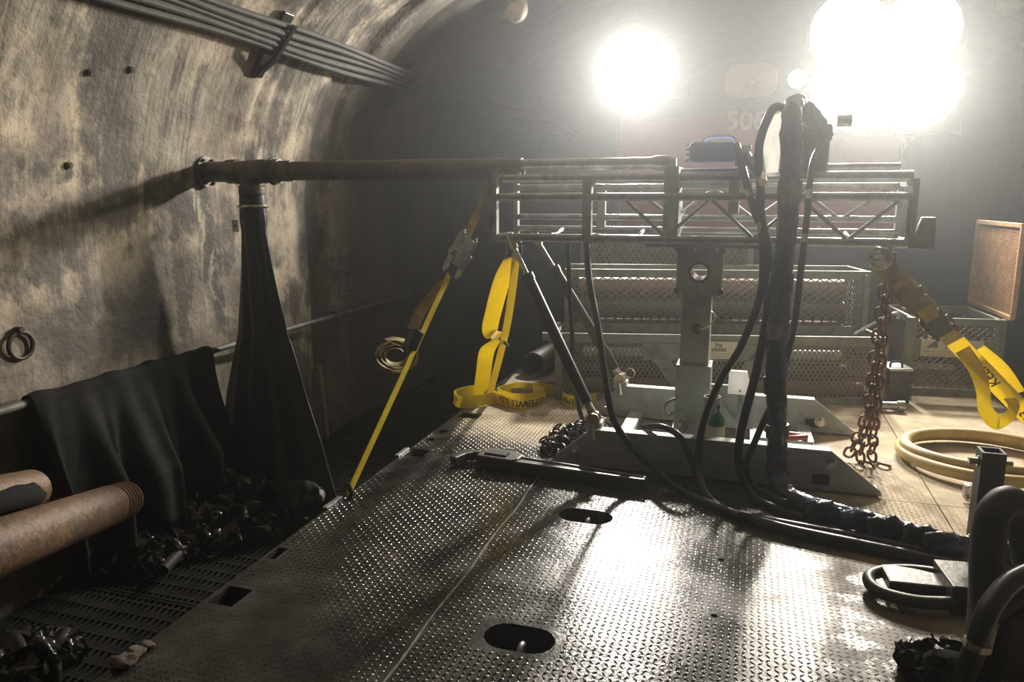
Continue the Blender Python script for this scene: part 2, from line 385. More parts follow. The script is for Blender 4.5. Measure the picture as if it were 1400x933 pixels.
light = blots([(405, 190, 0.12, 0.55, 0.7), (250, 110, 0.45, 0.3, 0.45), (240, 185, 0.35, 0.16, 0.5), (395, 300, 0.12, 0.35, 0.5), (275, 330, 0.035, 0.5, 0.7),
               (295, 340, 0.02, 0.45, 0.5), (20, 20, 0.3, 0.5, 0.4), (150, 360, 0.2, 0.12, 0.3), (420, 470, 0.05, 0.5, 0.6), (440, 60, 0.15, 0.4, 0.4)], wp.outputs[0])
base = mixc(rng(mid.outputs['Fac'], 0.38, 0.68), (0.60, 0.515, 0.39), (0.33, 0.28, 0.21))
base = mixc(mth('MULTIPLY', rng(fine.outputs['Fac'], 0.5, 0.7), 0.45), base, (0.16, 0.135, 0.105))
soot_shade = mth('MULTIPLY', rng(mth('ADD', mth('MULTIPLY', big.outputs['Fac'], 0.55), mth('ADD', mth('MULTIPLY', streak.outputs['Fac'], 0.25), mth('MULTIPLY', mid.outputs['Fac'], 0.2))), 0.43, 0.54), 0.88)
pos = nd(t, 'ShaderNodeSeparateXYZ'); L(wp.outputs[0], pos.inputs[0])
low = mth('MULTIPLY', rng(pos.outputs['Z'], 0.2, 1.35, 1.0, 0.0), 0.8)                # darker towards the walkway
far = mth('MULTIPLY', rng(pos.outputs['Y'], 5.7, 7.2), 0.93)                           # shade painted into the lining colour beyond the joint
soot_shade = mth('MAXIMUM', mth('MAXIMUM', soot_shade, dark), mth('MAXIMUM', low, far))  # real soot and stains joined with the painted far shade
base = mixc(soot_shade, base, (0.045, 0.042, 0.038))
base = mixc(mth('MULTIPLY', rng(streak2.outputs['Fac'], 0.60, 0.70), 0.5), base, (0.07, 0.062, 0.052))
lime = mth('MULTIPLY', light, rng(streak2.outputs['Fac'], 0.34, 0.6))
base = mixc(lime, base, (0.56, 0.50, 0.38))
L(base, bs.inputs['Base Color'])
L(rng(soot_shade, 0.0, 1.0, 0.85, 0.62), bs.inputs['Roughness']); bs.inputs['Specular IOR Level'].default_value = 0.3
bh = mth('ADD', mth('MULTIPLY', mid.outputs['Fac'], 1.0), mth('MULTIPLY', fine.outputs['Fac'], 0.35))
bp = nd(t, 'ShaderNodeBump'); bp.inputs['Strength'].default_value = 0.55; bp.inputs['Distance'].default_value = 0.03
L(bh, bp.inputs['Height']); L(bp.outputs[0], bs.inputs['Normal'])

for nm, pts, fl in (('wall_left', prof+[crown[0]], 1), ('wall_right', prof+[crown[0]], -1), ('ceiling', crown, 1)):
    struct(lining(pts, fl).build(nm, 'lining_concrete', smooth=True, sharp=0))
struct(MB().grid(30, 60, lambda i, j: Vector((-4.05+8.1*i/29, -7+37*j/59, -1.38+0.03*noise.noise(Vector((i*0.9, j*0.9, 0)))))).build('floor', 'ballast', smooth=True))
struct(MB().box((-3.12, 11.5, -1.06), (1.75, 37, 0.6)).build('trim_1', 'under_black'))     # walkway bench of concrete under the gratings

# ---------------------------------------------------------------- walkway gratings
for k in range(8):
    y0 = 1.3+k*1.0
    if k == 0: lab = 'dark steel walkway grating panel at the lower left corner, nearest the camera'
    else: lab = ['', 'dark walkway grating panel under the threaded pipe ends', 'dark walkway grating panel under the crumpled plastic heap, near end', 'dark walkway grating panel at the foot of the hanging black sleeve',
                 'dark walkway grating panel just beyond the hanging sleeve, beside the yellow strap foot', 'dark walkway grating panel, second beyond the hanging sleeve', 'dark walkway grating panel, third beyond the hanging sleeve', 'farthest dark walkway grating panel, in deep shadow beside the strap coil'][k]
    g = thing('grating_panel', lab, 'grating', (-3.12, y0+0.5, -0.76), 'walkway gratings')
    b = MB()
    for i in range(36): b.box((-3.86+i*0.0425, y0+0.5, -0.735), (0.008, 0.97, 0.045))
    for j in range(9): b.box((-3.115, y0+0.06+j*0.11, -0.722), (1.5, 0.012, 0.016))
    stuff(b.build('bearing_bars', 'grating_steel', g))
    b = MB()
    for yy in (y0+0.01, y0+0.985): b.box((-3.115, yy, -0.735), (1.51, 0.012, 0.05))
    for xx in (-3.87, -2.36): b.box((xx, y0+0.5, -0.735), (0.012, 0.98, 0.05))
    b.build('frame', 'grating_steel', g)

# ---------------------------------------------------------------- flatcar
fc = thing('flatcar', 'steel flatcar with a wet diamond-plate deck carrying the drill rig', 'flatcar', (-0.03, 3.4, -1.2))
DX0, DX1, DX2, DX3 = -2.03, -1.09, 1.03, 1.97
m = bpy.data.materials.new('deck_plate'); m.use_nodes = True; t = m.node_tree; MATS['deck_plate'] = m; L = t.links.new
bs = t.nodes['Principled BSDF']; geo = nd(t, 'ShaderNodeNewGeometry')
d1 = noi(1.3, 7); d2 = noi(6, 7); d3 = noi(60, 4)
sp = nd(t, 'ShaderNodeSeparateXYZ'); L(geo.outputs['Position'], sp.inputs[0])
sx = mth('ADD', sp.outputs['X'], mth('MULTIPLY', sp.outputs['Y'], 0.22))
grit = rng(mth('ADD', sx, mth('MULTIPLY', d1.outputs['Fac'], 2.2)), 2.1, 3.1)            # tracked-in sand on the far right half of the deck
for (gx, gy, gr_, gs) in ((-1.30, 5.35, 0.95, 0.85), (-1.75, 4.75, 0.35, 0.6)):      # dried sand beyond the wrench
    vm = nd(t, 'ShaderNodeVectorMath', operation='DISTANCE'); L(geo.outputs['Position'], vm.inputs[0]); vm.inputs[1].default_value = (gx, gy, 0)
    grit = mth('MAXIMUM', grit, mth('MULTIPLY', rng(mth('ADD', vm.outputs['Value'], mth('MULTIPLY', d1.outputs['Fac'], 0.5)), gr_*0.75, gr_*1.25, 1.0, 0.0), gs))
grit = mth('MAXIMUM', grit, mth('MULTIPLY', rng(d2.outputs['Fac'], 0.58, 0.72), 0.16))
steel = mixc(rng(d2.outputs['Fac'], 0.35, 0.65), (0.026, 0.025, 0.023), (0.06, 0.056, 0.05))
mud = mth('MULTIPLY', rng(mth('ADD', sp.outputs['X'], mth('MULTIPLY', d1.outputs['Fac'], 0.8)), 0.35, 0.95), rng(mth('ADD', mth('MULTIPLY', d2.outputs['Fac'], 0.7), mth('MULTIPLY', d3.outputs['Fac'], 0.3)), 0.38, 0.52))   # damp brown silt in patches
steel = mixc(mud, steel, (0.12, 0.092, 0.062))
sand = mixc(rng(d2.outputs['Fac'], 0.35, 0.65), (0.54, 0.45, 0.32), (0.38, 0.315, 0.225))
L(mixc(grit, steel, sand), bs.inputs['Base Color'])
wet = mth('ADD', mth('MULTIPLY', rng(d1.outputs['Fac'], 0.40, 0.60), 0.16), mth('MULTIPLY', d2.outputs['Fac'], 0.18))
L(mth('MAXIMUM', mth('ADD', mth('ADD', mth('MULTIPLY', wet, 0.7), 0.115), mth('MULTIPLY', mud, 0.34)), mth('MULTIPLY', grit, 0.8)), bs.inputs['Roughness']); L(rng(mth('MAXIMUM', grit, mth('MULTIPLY', mud, 0.6)), 0.0, 1.0, 0.42, 0.10), bs.inputs['Specular IOR Level'])
L(mth('MULTIPLY', mth('MULTIPLY', mth('SUBTRACT', 1.0, grit), mth('SUBTRACT', 1.0, mud)), 0.22), bs.inputs['Metallic'])
bp = nd(t, 'ShaderNodeBump'); bp.inputs['Strength'].default_value = 0.36; bp.inputs['Distance'].default_value = 0.006
L(mth('ADD', d2.outputs['Fac'], mth('MULTIPLY', d3.outputs['Fac'], 0.55)), bp.inputs['Height']); L(bp.outputs[0], bs.inputs['Normal'])

def stadium(cx, cy, hw, hh, n=8):
    pts = []
    for i in range(n+1): a = -PI/2+PI*i/n; pts.append((cx+hw-hh+hh*math.cos(a), cy+hh*math.sin(a)))
    for i in range(n+1): a = PI/2+PI*i/n; pts.append((cx-hw+hh+hh*math.cos(a), cy+hh*math.sin(a)))
    return pts
slots = [(-0.73, 2.45, 0.135, 0.085), (-0.72, 3.60, 0.14, 0.085), (0.70, 2.2, 0.14, 0.085)]
pockets = [(-2.0, -1.885, 2.32, 2.46), (-2.0, -1.885, 4.18, 4.31), (-2.0, -1.84, 5.07, 5.2), (-2.0, -1.885, 6.0, 6.12), (-2.01, -1.96, 2.72, 2.83)]
rounds = [(-1.96, 4.71, 0.035), (-1.97, 4.52, 0.03), (-0.05, 2.82, 0.014), (-0.04, 3.31, 0.014), (0.72, 2.88, 0.022), (0.74, 4.62, 0.014)]
cut = MB()
for c in slots: cut.prism(stadium(*c), (0, 0, -0.01), (1, 0, 0), (0, 1, 0), 0.1)
for x0, x1, y0, y1 in pockets: cut.box(((x0+x1)/2, (y0+y1)/2, -0.01), (x1-x0, y1-y0, 0.1))
for x, y, r in rounds: cut.cyl((x, y, -0.06), (x, y, 0.04), r, n=12)
cutter = cut.build('cutter', 'deck_plate', fc)
bpy.context.view_layer.update()
for (x0, x1) in ((DX0, DX1), (DX1, DX2), (DX2, DX3)):
    for (y0, y1) in ((-1.2, 4.29), (4.29, 8.2)):
        o = MB().box(((x0+x1)/2, (y0+y1)/2, -0.008), (x1-x0-0.007, y1-y0-0.007, 0.016)).build('deck_plate', 'deck_plate', fc)
        md = o.modifiers.new('cut', 'BOOLEAN'); md.operation = 'DIFFERENCE'; md.object = cutter; md.solver = 'EXACT'
        bpy.context.view_layer.update(); dg = bpy.context.evaluated_depsgraph_get()
        me = bpy.data.meshes.new_from_object(o.evaluated_get(dg)); o.modifiers.clear(); o.data = me
bpy.data.objects.remove(cutter)
# raised tread lugs
def in_hole(x, y, g=0.018):
    for cx, cy, hw, hh in slots:
        if abs(x-cx) < hw+g and abs(y-cy) < hh+g: return True
    for x0, x1, y0, y1 in pockets:
        if x0-g < x < x1+g and y0-g < y < y1+g: return True
    for hx, hy, r in rounds:
        if math.hypot(x-hx, y-hy) < r+g: return True
    return min(abs(x-DX1), abs(x-DX2), abs(y-4.29)) < 0.016
lv = []; lf = []; PT = 0.027
for j in range(int(5.6/PT)):
    y = 1.25+j*PT
    for i in range(int((DX3-DX0)/PT)):
        x = DX0+0.015+i*PT
        u = -math.sin(-YAW)*y  # keep to the part of the deck the place shows from about here
        if x > 0.30+y*0.42 or in_hole(x, y): continue
        a = PI/4 if (i+j) % 2 else -PI/4
        worn = 0.35+0.65*min(1, max(0, 0.5+1.6*noise.noise(Vector((x*1.1, y*1.1, 3)))))
        if x+0.22*y > 1.3: worn *= max(0.45, 1-(x+0.22*y-1.3)*0.7)
        Lh, Wh, h = 0.0135, 0.0052, 0.0046*worn
        c, s_ = math.cos(a), math.sin(a); o = len(lv)
        for px, py, pz in ((-Lh, 0, 0), (0, -Wh, 0), (Lh, 0, 0), (0, Wh, 0), (-Lh*0.5, 0, h), (Lh*0.5, 0, h)):
            lv.append((x+px*c-py*s_, y+px*s_+py*c, pz+0.0001))
        lf += [(o, o+1, o+4), (o+1, o+5, o+4), (o+1, o+2, o+5), (o+2, o+3, o+5), (o+3, o+4, o+5), (o+3, o, o+4)]
b = MB(); b.v = [Vector(p) for p in lv]; b.f = lf
stuff(b.build('tread_lugs', 'deck_plate', fc, smooth=True, sharp=0, fix=False))
# pockets and slots below the plate, welds, sills
for cx, cy, hw, hh in slots:
    b = MB(); n = 18; pts = stadium(cx, cy, hw+0.004, hh+0.004)
    N = len(pts); b.add([Vector((p[0], p[1], z)) for z in (-0.016, -0.14) for p in pts], [(i, (i+1) % N, N+(i+1) % N, N+i) for i in range(N)]+[tuple(range(N, 2*N))])
    b.build('slot_cup', 'dark_steel', fc)
    MB().tube(spline([(cx+0.02, cy-hh, -0.10), (cx+0.02, cy-hh*0.8, -0.012), (cx+0.02, cy-hh*0.2, -0.012), (cx+0.02, cy, -0.1)], 6), 0.011, 8).build('lashing_staple', 'galvanised', fc, smooth=True)
for x0, x1, y0, y1 in pockets:
    b = MB()
    for xx in (x0-0.004, x1+0.004): b.box((xx, (y0+y1)/2, -0.116), (0.008, y1-y0+0.016, 0.2))
    for yy in (y0-0.004, y1+0.004): b.box(((x0+x1)/2, yy, -0.116), (x1-x0, 0.008, 0.2))
    b.box(((x0+x1)/2, (y0+y1)/2, -0.212), (x1-x0, y1-y0, 0.008))
    b.build('stake_pocket', 'dark_steel', fc)
MB().tube([(DX1+0.004*math.sin(y*9), 0.6+y, 0.002) for y in [i*0.03 for i in range(118)]], 0.006, 6, rf=lambda q, a: 0.005+0.003*noise.noise(Vector((q*90, 0, 0)))).build('weld_bead', 'galvanised', fc, smooth=True)
for x in (DX0+0.01, DX3-0.01):
    MB().box((x, 3.5, -0.20), (0.02, 9.4, 0.36)).build('side_sill', 'dark_steel', fc, bevel=0.003)
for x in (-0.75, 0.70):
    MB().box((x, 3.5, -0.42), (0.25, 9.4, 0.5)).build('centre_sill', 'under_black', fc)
for (u, v) in ((452, 689), (552, 620)):
    p = G_(u, v); MB().box((-2.035, p.y, 0.006), (0.03, 0.16, 0.014)).build('edge_plate', 'galvanised', fc, bevel=0.003)

# ---------------------------------------------------------------- wall services
rail_x = -3.78; rz = 0.475
hr = thing('handrail', 'grey pipe handrail fixed low along the stained tunnel wall', 'handrail', (rail_x, 6, -0.7))
MB().cyl((rail_x, 1.2, rz), (rail_x, 15, rz), 0.024, n=12).build('rail', 'dull_pipe', hr, smooth=True)
for y in (2.4, 4.3, 6.6, 8.6, 10.6, 12.6): MB().bar((rail_x, y, rz), (-3.93, y, rz), 0.03, 0.03).build('bracket', 'dark_steel', hr)
def arch_pt(ang, off=0.0): a = math.radians(ang); return C1[0]+(R1-off)*math.cos(a), C1[1]+(R1-off)*math.sin(a)
def arch_ang(u, v): p = wall_hit(u, v); return math.degrees(math.atan2(p.z-C1[1], p.x-C1[0]))
a_lo, a_hi = arch_ang(372, 62), arch_ang(372, 22)
names = ['lowest', 'second lowest', 'middle', 'second highest', 'highest']
for k in range(5):
    an = a_lo+(a_hi-a_lo)*(k/4); x, z = arch_pt(an, 0.085)
    pts = [(x, -3+0.4*i, z-0.012*math.sin(i*0.9+k)) for i in range(46)]
    o = MB().tube(spline(pts, 3), [0.022, 0.026, 0.020, 0.026, 0.022][k], 10).build('power_cable', 'cable_grey', smooth=True)
    tag(o, 'sooty grey cable running along the tunnel arch, %s of the five' % names[k], 'cable', 'cables on the arch')
br_y = wall_hit(355, 85).y
for y, lab in ((br_y, 'black steel cable bracket on the arch above the pipe tee'), (br_y+2.2, 'black steel cable bracket on the arch in the shadow beyond the pipe tee')):
    hb = thing('cable_bracket', lab, 'bracket', (arch_pt(a_lo+9)[0], y, arch_pt(a_lo+9)[1]), 'cable brackets')
    p0 = arch_pt(a_lo+7, 0.015); p1 = arch_pt(a_hi-2, 0.015); q1 = arch_pt(a_hi-1, 0.115); q0 = arch_pt(a_lo+1, 0.115)
    b = MB(); b.bar((p0[0], y, p0[1]), (p1[0], y, p1[1]), 0.12, 0.03, up=(0.7, 0, -0.7)); b.build('back_plate', 'black_paint', hb, bevel=0.004)
    b = MB(); b.bar((p0[0], y, p0[1]), (q0[0], y, q0[1]), 0.05, 0.025); b.build('brace', 'black_paint', hb)
    b = MB(); b.bar((q0[0], y, q0[1]), (q1[0], y, q1[1]), 0.04, 0.015); b.build('arm', 'black_paint', hb)
p = wall_hit(22, 472)
hk = thing('lifting_ring', 'dark iron ring hanging from a bolt on the wall at the left edge', 'ring', (p.x+0.02, p.y, p.z-0.12))
MB().tube([(p.x+0.035, p.y+0.075*math.cos(a), p.z+0.075*math.sin(a)) for a in [2*PI*i/32 for i in range(32)]], 0.013, 8, closed=True).build('ring', 'anchor_iron', hk, smooth=True)
MB().cyl((p.x-0.03, p.y, p.z+0.09), (p.x+0.06, p.y, p.z+0.09), 0.016, n=10).build('eye_bolt', 'anchor_iron', hk)
for (u, v, lab) in ((122, 99, 'rusty anchor stub in the wall, upper of the three left of the cable bracket'), (178, 95, 'rusty anchor stub in the sooty patch of wall left of the cable bracket'), (93, 226, 'rusty anchor stub in the wall above the pipe shadow')):
    p = wall_hit(u, v); n = Vector((1, 0, -0.15 if v > 150 else -0.4)).normalized()
    o = MB().cyl(p-n*0.06, p+n*0.022, 0.012, n=8).cyl(p+n*0.008, p+n*0.016, 0.024, n=6).build('anchor_bolt', 'anchor_iron'); tag(o, lab, 'bolt', 'wall anchors')
p = wall_hit(466, 386)
o = MB()
for dy, dz, hy, hz in ((0, 0.12, 0.12, 0.014), (0, -0.12, 0.12, 0.014), (-0.11, 0, 0.014, 0.24), (0.11, 0, 0.014, 0.24)): o.box((-3.86, p.y+dy, p.z+dz), (0.02, hy*2 if dz else hy, hz))
tag(o.build('marker_frame', 'galvanised'), 'small pale square frame on the dark wall right of the sleeve', 'frame')
tag(MB().box((-3.85, wall_hit(435, 560).y, -0.35), (0.04, 0.05, 0.75), Matrix.Rotation(0.12, 3, 'X')).build('timber_batten', 'timber', bevel=0.004), 'thin brown timber batten leaning on the wall beside the sleeve', 'batten')
for sx, (px_, py_, pz_), lab in ((1, (-2.36, 7.75, 3.44), 'round bulkhead lamp on the tunnel roof left of the bright lamps'), (-1, (2.30, 9.0, 3.47), 'round bulkhead lamp on the tunnel roof at the upper right corner')):
    lf_ = thing('bulkhead_lamp', lab, 'lamp', (px_, py_, pz_-0.14), 'roof bulkhead lamps'); n = Vector((0.45*sx, -0.25, -0.8)).normalized(); p = Vector((px_, py_, pz_))
    MB().lathe(p-n*0.14, n, [(0, 0.02), (0.0, 0.13), (0.10, 0.15), (0.13, 0.14), (0.13, 0.11)], 20).build('housing', 'galvanised', lf_, smooth=True)
    MB().lathe(p, n, [(-0.02, 0.125), (0.04, 0.12), (0.09, 0.08), (0.115, 0.0)], 20).build('globe', 'lamp_glass', lf_, smooth=True)

# ================================================================ LOCOMOTIVE with the two work lamps
lo = thing('locomotive', 'red work locomotive numbered 506 behind the glaring lamps', 'locomotive', (0, 9.9, -1.3))
LY = 9.4
b = MB(); pr = [(-1.6, -1.1), (1.6, -1.1), (1.6, 2.62), (1.5, 2.85), (-1.5, 2.85), (-1.6, 2.62)]
b.prism(pr, (0, LY+1.5, 0), (1, 0, 0), (0, 0, 1), 3.0); b.build('body', 'loco_grey', lo, bevel=0.03)
MB().box((0, LY-0.012, 1.86), (3.1, 0.024, 1.36)).build('front_panel', 'loco_red', lo, bevel=0.008)
MB().box((0, LY-0.012, 0.62), (3.1, 0.024, 1.06)).build('lower_panel', 'loco_black', lo, bevel=0.008)
for x in (-1.25, -0.75, 0.75, 1.25): MB().cyl((x, LY-0.05, 1.26), (x, LY-0.02, 1.26), 0.02, n=8).build('rivet', 'zinc', lo)
for (u, v) in ((884, 191), (935, 193), (1153, 219), (905, 226)): p = W_(u, v, LY-0.03); MB().ball(p, 0.022, 8, 6).build('rivet', 'zinc', lo, smooth=True)
b = MB(); pr = [(-0.75, 2.64)]+[(-0.75+1.5*i/16, 2.92+0.26*math.sin(PI*i/16)**0.6) for i in range(17)]+[(0.75, 2.64)]
b.prism([(p[0]-0.02, p[1]) for p in pr], (0, LY+0.6, 0), (1, 0, 0), (0, 0, 1), 1.3); b.build('hood', 'loco_grey', lo, bevel=0.02)
for x in (-1.1, 1.1):
    w = MB().box((x, LY-0.01, 2.62), (0.62, 0.03, 0.3)).build('window', 'loco_black', lo, bevel=0.01)
    MB().box((x, LY-0.03, 2.62), (0.52, 0.012, 0.22)).build('pane', 'glass_dark', w)
MB().box((0, LY-0.15, -0.35), (3.1, 0.3, 0.3)).build('buffer_beam', 'loco_black', lo, bevel=0.02)
p = W_(1020, 166, LY-0.028); b = MB(); lettering(b, '506', 0.30, p, (1, 0, 0), (0, 0, 1), 0.004); b.build('number', 'number_cream', lo)
hp = W_(1027, 113, 9.0)
h = MB().lathe(hp, (0, -1, 0), [(0.16, 0.265), (0.165, 0.255), (0.10, 0.20), (0.02, 0.10), (-0.05, 0.05), (-0.2, 0.045), (-0.2, 0.06), (-0.04, 0.065), (0.03, 0.115), (0.10, 0.22), (0.16, 0.265)], 36, sx=1.0, sy=0.66, sq=0.62).build('horn', 'horn_tan', lo, smooth=True)
MB().ball(hp+V(0, -0.03, 0), 0.035, 12, 8).build('horn_driver', 'horn_tan', h, smooth=True)
MB().box(hp+V(0, 0.12, -0.19), (0.12, 0.12, 0.22)).build('horn_bracket', 'loco_black', h)
def lamp(u, v, r, lens_mat, watts, name_lab, tilt, lab_col, dual=False):
    p = W_(u, v, 9.0)
    n = Vector(tilt).normalized()
    lp = MB().lathe(p, n, [(-0.30, 0.0), (-0.30, r*0.35), (-0.22, r*0.62), (-0.05, r*1.06), (0.03, r*1.12), (0.03, r*1.02), (-0.02, r*0.99)], 28).build('work_lamp', 'loco_black', lo, smooth=True)
    lp['label'] = name_lab
    MB().lathe(p, n, [(0.0, r), (0.018, r*0.7), (0.025, 0.0)], 28).build('lens', lens_mat, lp, smooth=True)
    MB().tube([p+V(-r*1.16, 0.05, 0), p+V(-r*1.16, 0.05, -r*1.2), p+V(r*1.16, 0.05, -r*1.2), p+V(r*1.16, 0.05, 0)], 0.022, 8).build('yoke', 'loco_black', lp)
    MB().cyl(p+V(0, 0.05, -r*1.2), p+V(0, LY+0.1-p.y, -r*1.2-0.12), 0.03, n=10).build('stem', 'loco_black', lp)
    ld = bpy.data.lights.new('work_light', 'SPOT'); ld.energy = watts; ld.spot_size = LAMP_ANGLE; ld.spot_blend = 0.45
    ld.color = lab_col; ld.shadow_soft_size = 0.12
    ob = bpy.data.objects.new('work_light', ld); COL.objects.link(ob); ob.location = p+n*0.08; ob.rotation_euler = n.to_track_quat('-Z', 'Y').to_euler()
lamp(870, 100, 0.27, 'lens_left', LAMP_LEFT_W, 'round work lamp, smaller left glare', (-0.02, -1, -0.14), (1.0, 0.93, 0.84))
for (u, v, la, sh) in ((1160, 42, 'upper left', 0.15), (1258, 42, 'upper right', 0.15), (1160, 126, 'lower left', 0.35), (1256, 122, 'lower right', 0.35)):
    lamp(u, v, 0.37, 'lens_right', LAMP_RIGHT_W*sh, 'round flood lamp, %s of the four in the right glare' % la, (-0.06, -1, -0.16), (1.0, 0.92, 0.80))
p = W_(1090, 108, 8.95)
MB().lathe(p, (0, -1, 0), [(-0.12, 0.0), (-0.12, 0.05), (0, 0.10), (0.02, 0.10)], 20).build('marker_lamp', 'loco_black', lo, smooth=True)
MB().lathe(p, (0, -1, 0), [(0.0, 0.095), (0.012, 0.0)], 20).build('marker_lens', 'lens_left', lo, smooth=True)
for x in (-1.52, 1.52): MB().tube(spline([(x, LY+0.02, 0.3), (x, LY-0.09, 0.36), (x, LY-0.09, 2.0), (x, LY+0.02, 2.06)], 4), 0.018, 8).build('grab_rail', 'galvanised', lo, smooth=True)

# ================================================================ MESH CAGES on the far end of the deck
def mesh_panel(mb, o, ux, uy, w, h, cw, ch, sw=0.006, th=0.004, inv=None):
    o, ux, uy = Vector(o), Vector(ux), Vector(uy); nz = ux.cross(uy).normalized()
    nr = int(2*h/ch); nc = int(2*w/cw)
    for r in range(nr):
        for i in range(nc):
            y0 = (r+((i+r) % 2))*ch/2; y1 = (r+((i+1+r) % 2))*ch/2
            if max(y0, y1) > h+1e-6: continue
            a = o+ux*(i*cw/2)+uy*y0; q = o+ux*((i+1)*cw/2)+uy*y1
            d = (q-a).normalized(); x = nz*th/2; y = d.cross(nz)*sw/2
            mb.add([a-x-y, a+x-y, a+x+y, a-x+y, q-x-y, q+x-y, q+x+y, q-x+y], [(0, 1, 5, 4), (1, 2, 6, 5), (2, 3, 7, 6), (3, 0, 4, 7)])
    return mb
def cage(name, label, A, B, depth, h, cw, ch, fm='cage_green', mm='cage_mesh', rail=0.06, leg=0.05, z0=0.0, sides=True, back=True, group='mesh cages on the deck'):
    A, B = Vector((*A, 0)), Vector((*B, 0)); ux = (B-A).normalized(); n = Vector((-ux.y, ux.x, 0)); w = (B-A).length
    c = thing(name, label, 'cage', (A+B)/2+n*depth/2+V(0, 0, z0), group); Z = V(0, 0, 1)
    zz = lambda z: Z*(z0+z)
    cs = [A, B, B+n*depth, A+n*depth]
    for q in cs: MB().bar(q+zz(0), q+zz(h), leg, leg, up=ux).build('corner_post', fm, c, bevel=0.004)
    for i in range(4):
        MB().bar(cs[i]+zz(h-rail/2), cs[(i+1) % 4]+zz(h-rail/2), 0.03, rail).build('top_rail', fm, c, bevel=0.003)
        MB().bar(cs[i]+zz(0.03), cs[(i+1) % 4]+zz(0.03), 0.03, 0.06).build('bottom_rail', fm, c)
    stuff(mesh_panel(MB(), A+zz(0.05), ux, Z, w, h-0.1, cw, ch, sw=0.009).build('front_mesh', mm, c))
    if back: stuff(mesh_panel(MB(), A+n*depth+zz(0.05), ux, Z, w, h-0.1, cw*1.5, ch*1.5).build('back_mesh', mm, c))
    if sides:
        stuff(mesh_panel(MB(), B+zz(0.05), n, Z, depth, h-0.1, cw, ch).build('side_mesh', mm, c))
        stuff(mesh_panel(MB(), A+zz(0.05), n, Z, depth, h-0.1, cw, ch).build('side_mesh', mm, c))
    MB().box((A+B)/2+n*depth/2+zz(0.012), (w, depth, 0.012), Matrix.Rotation(math.atan2(ux.y, ux.x), 3, 'Z')).build('floor_sheet', 'rust', c)
    return c, A, B, ux, n
LA, LB = (-1.40, 5.78), (1.03, 6.33)
c1, A, B, ux, n = cage('pipe_cage', 'low green-grey mesh cage with a cream sign, directly behind the drill rig', LA, LB, 0.5, 0.545, 0.036, 0.060, rail=0.075, leg=0.06)
w = (Vector(B)-Vector(A)).length
MB().bar(A-ux*0.13+V(0, 0, 0.515), A+V(0, 0, 0.515), 0.06, 0.06).build('rail_stub', 'cage_green', c1)
for t0, t1 in ((0.72, 1.0), (1.62, 1.34)):
    a = A+ux*t0-n*0.02; q = A+ux*t1-n*0.02
    MB().bar(a+V(0, 0, 0.46), q+V(0, 0, 0.08), 0.11, 0.012, up=n).build('brace', 'cage_green', c1)
MB().box(A+ux*1.16-n*0.022+V(0, 0, 0.41), (1.0, 0.008, 0.13), Matrix.Rotation(math.atan2(ux.y, ux.x), 3, 'Z')).build('sign_backing', 'cage_green', c1)
def sign(root, o, ux, w, h, words, logo_x, faint):
    nz = Vector((ux.y, -ux.x, 0))
    s = MB().box(o, (w, 0.006, h), Matrix.Rotation(math.atan2(ux.y, ux.x), 3, 'Z')).build('sign_plate', 'sign_cream', root, bevel=0.001)
    s['label'] = 'cream sign plate'
    Z = V(0, 0, 1); f = o+nz*0.0035
    MB().prism([(logo_x, h*0.02), (logo_x+h*0.42, h*0.42), (logo_x+h*0.62, h*0.42), (logo_x+h*0.62, h*0.02), (logo_x+h*0.38, h*0.02), (logo_x+h*0.33, h*0.12), (logo_x+h*0.26, h*0.02)], f+nz*0.001, ux, Z, 0.002).build('sign_logo', 'sign_text', s)
    b = MB()
    for body, size, x, y in words: lettering(b, body, size, f+ux*x+Z*y, ux, Z, 0.0015)
    b.build('sign_words', 'sign_text', s)
    b = MB(); rr = random.Random(4)
    for yy in faint:
        x = -w*0.45
        while x < w*0.44:
            l = rr.uniform(0.015, 0.04); b.box(f+ux*(x+l/2)+Z*yy+nz*0.001, (l, 0.002, h*0.045), Matrix.Rotation(math.atan2(ux.y, ux.x), 3, 'Z')); x += l+0.008
    b.build('sign_small_print', 'sign_faint', s)
sp_ = A+ux*((W_(966, 478, 6.1)-A).dot(ux))-n*0.034+V(0, 0, 0.43)
sign(c1, sp_, ux, 0.43, 0.135, [('lity', 0.045, 0.075, 0.042), ('ciates', 0.05, 0.075, 0.008)], -0.19, (-0.028, -0.052))
c2, A2, B2, ux2, n2 = cage('pipe_cage', 'taller rusty mesh cage standing behind the low cage with the sign', (-1.47, 6.36), (0.95, 6.88), 0.5, 1.0, 0.075, 0.055, rail=0.07)
MB().box(B2+n2*0.12+V(0.01, 0, 0.62), (0.01, 0.4, 0.7)).build('end_plate', 'cage_green', c2)
c3, A3, B3, ux3, n3 = cage('pipe_cage', 'farthest mesh cage, its top showing below the mast', (-1.52, 7.25), (0.02, 7.32), 0.6, 1.235, 0.05, 0.075, rail=0.05)
RA, RB = (1.30, 6.80), (1.95, 6.86)
c4, A4, B4, ux4, n4 = cage('pipe_cage', 'mesh cage at the right with a cream sign and an upright lid', RA, RB, 0.75, 0.645, 0.055, 0.05, rail=0.06, leg=0.07)
MB().box((A4+B4)/2-n4*0.022+V(0, 0, 0.40), (0.58, 0.008, 0.15), Matrix.Rotation(math.atan2(ux4.y, ux4.x), 3, 'Z')).build('sign_backing', 'cage_green', c4)
sign(c4, (A4+B4)/2-n4*0.034-ux4*0.02+V(0, 0, 0.40), ux4, 0.46, 0.135, [('Av', 0.055, -0.02, 0.015)], -0.19, (-0.028, -0.052))
BR, BL = G_(1384, 436, 0.66), G_(1326, 412, 0.66); TR, TL = W_(1374, 307, BR.y), W_(1308, 303, BL.y)
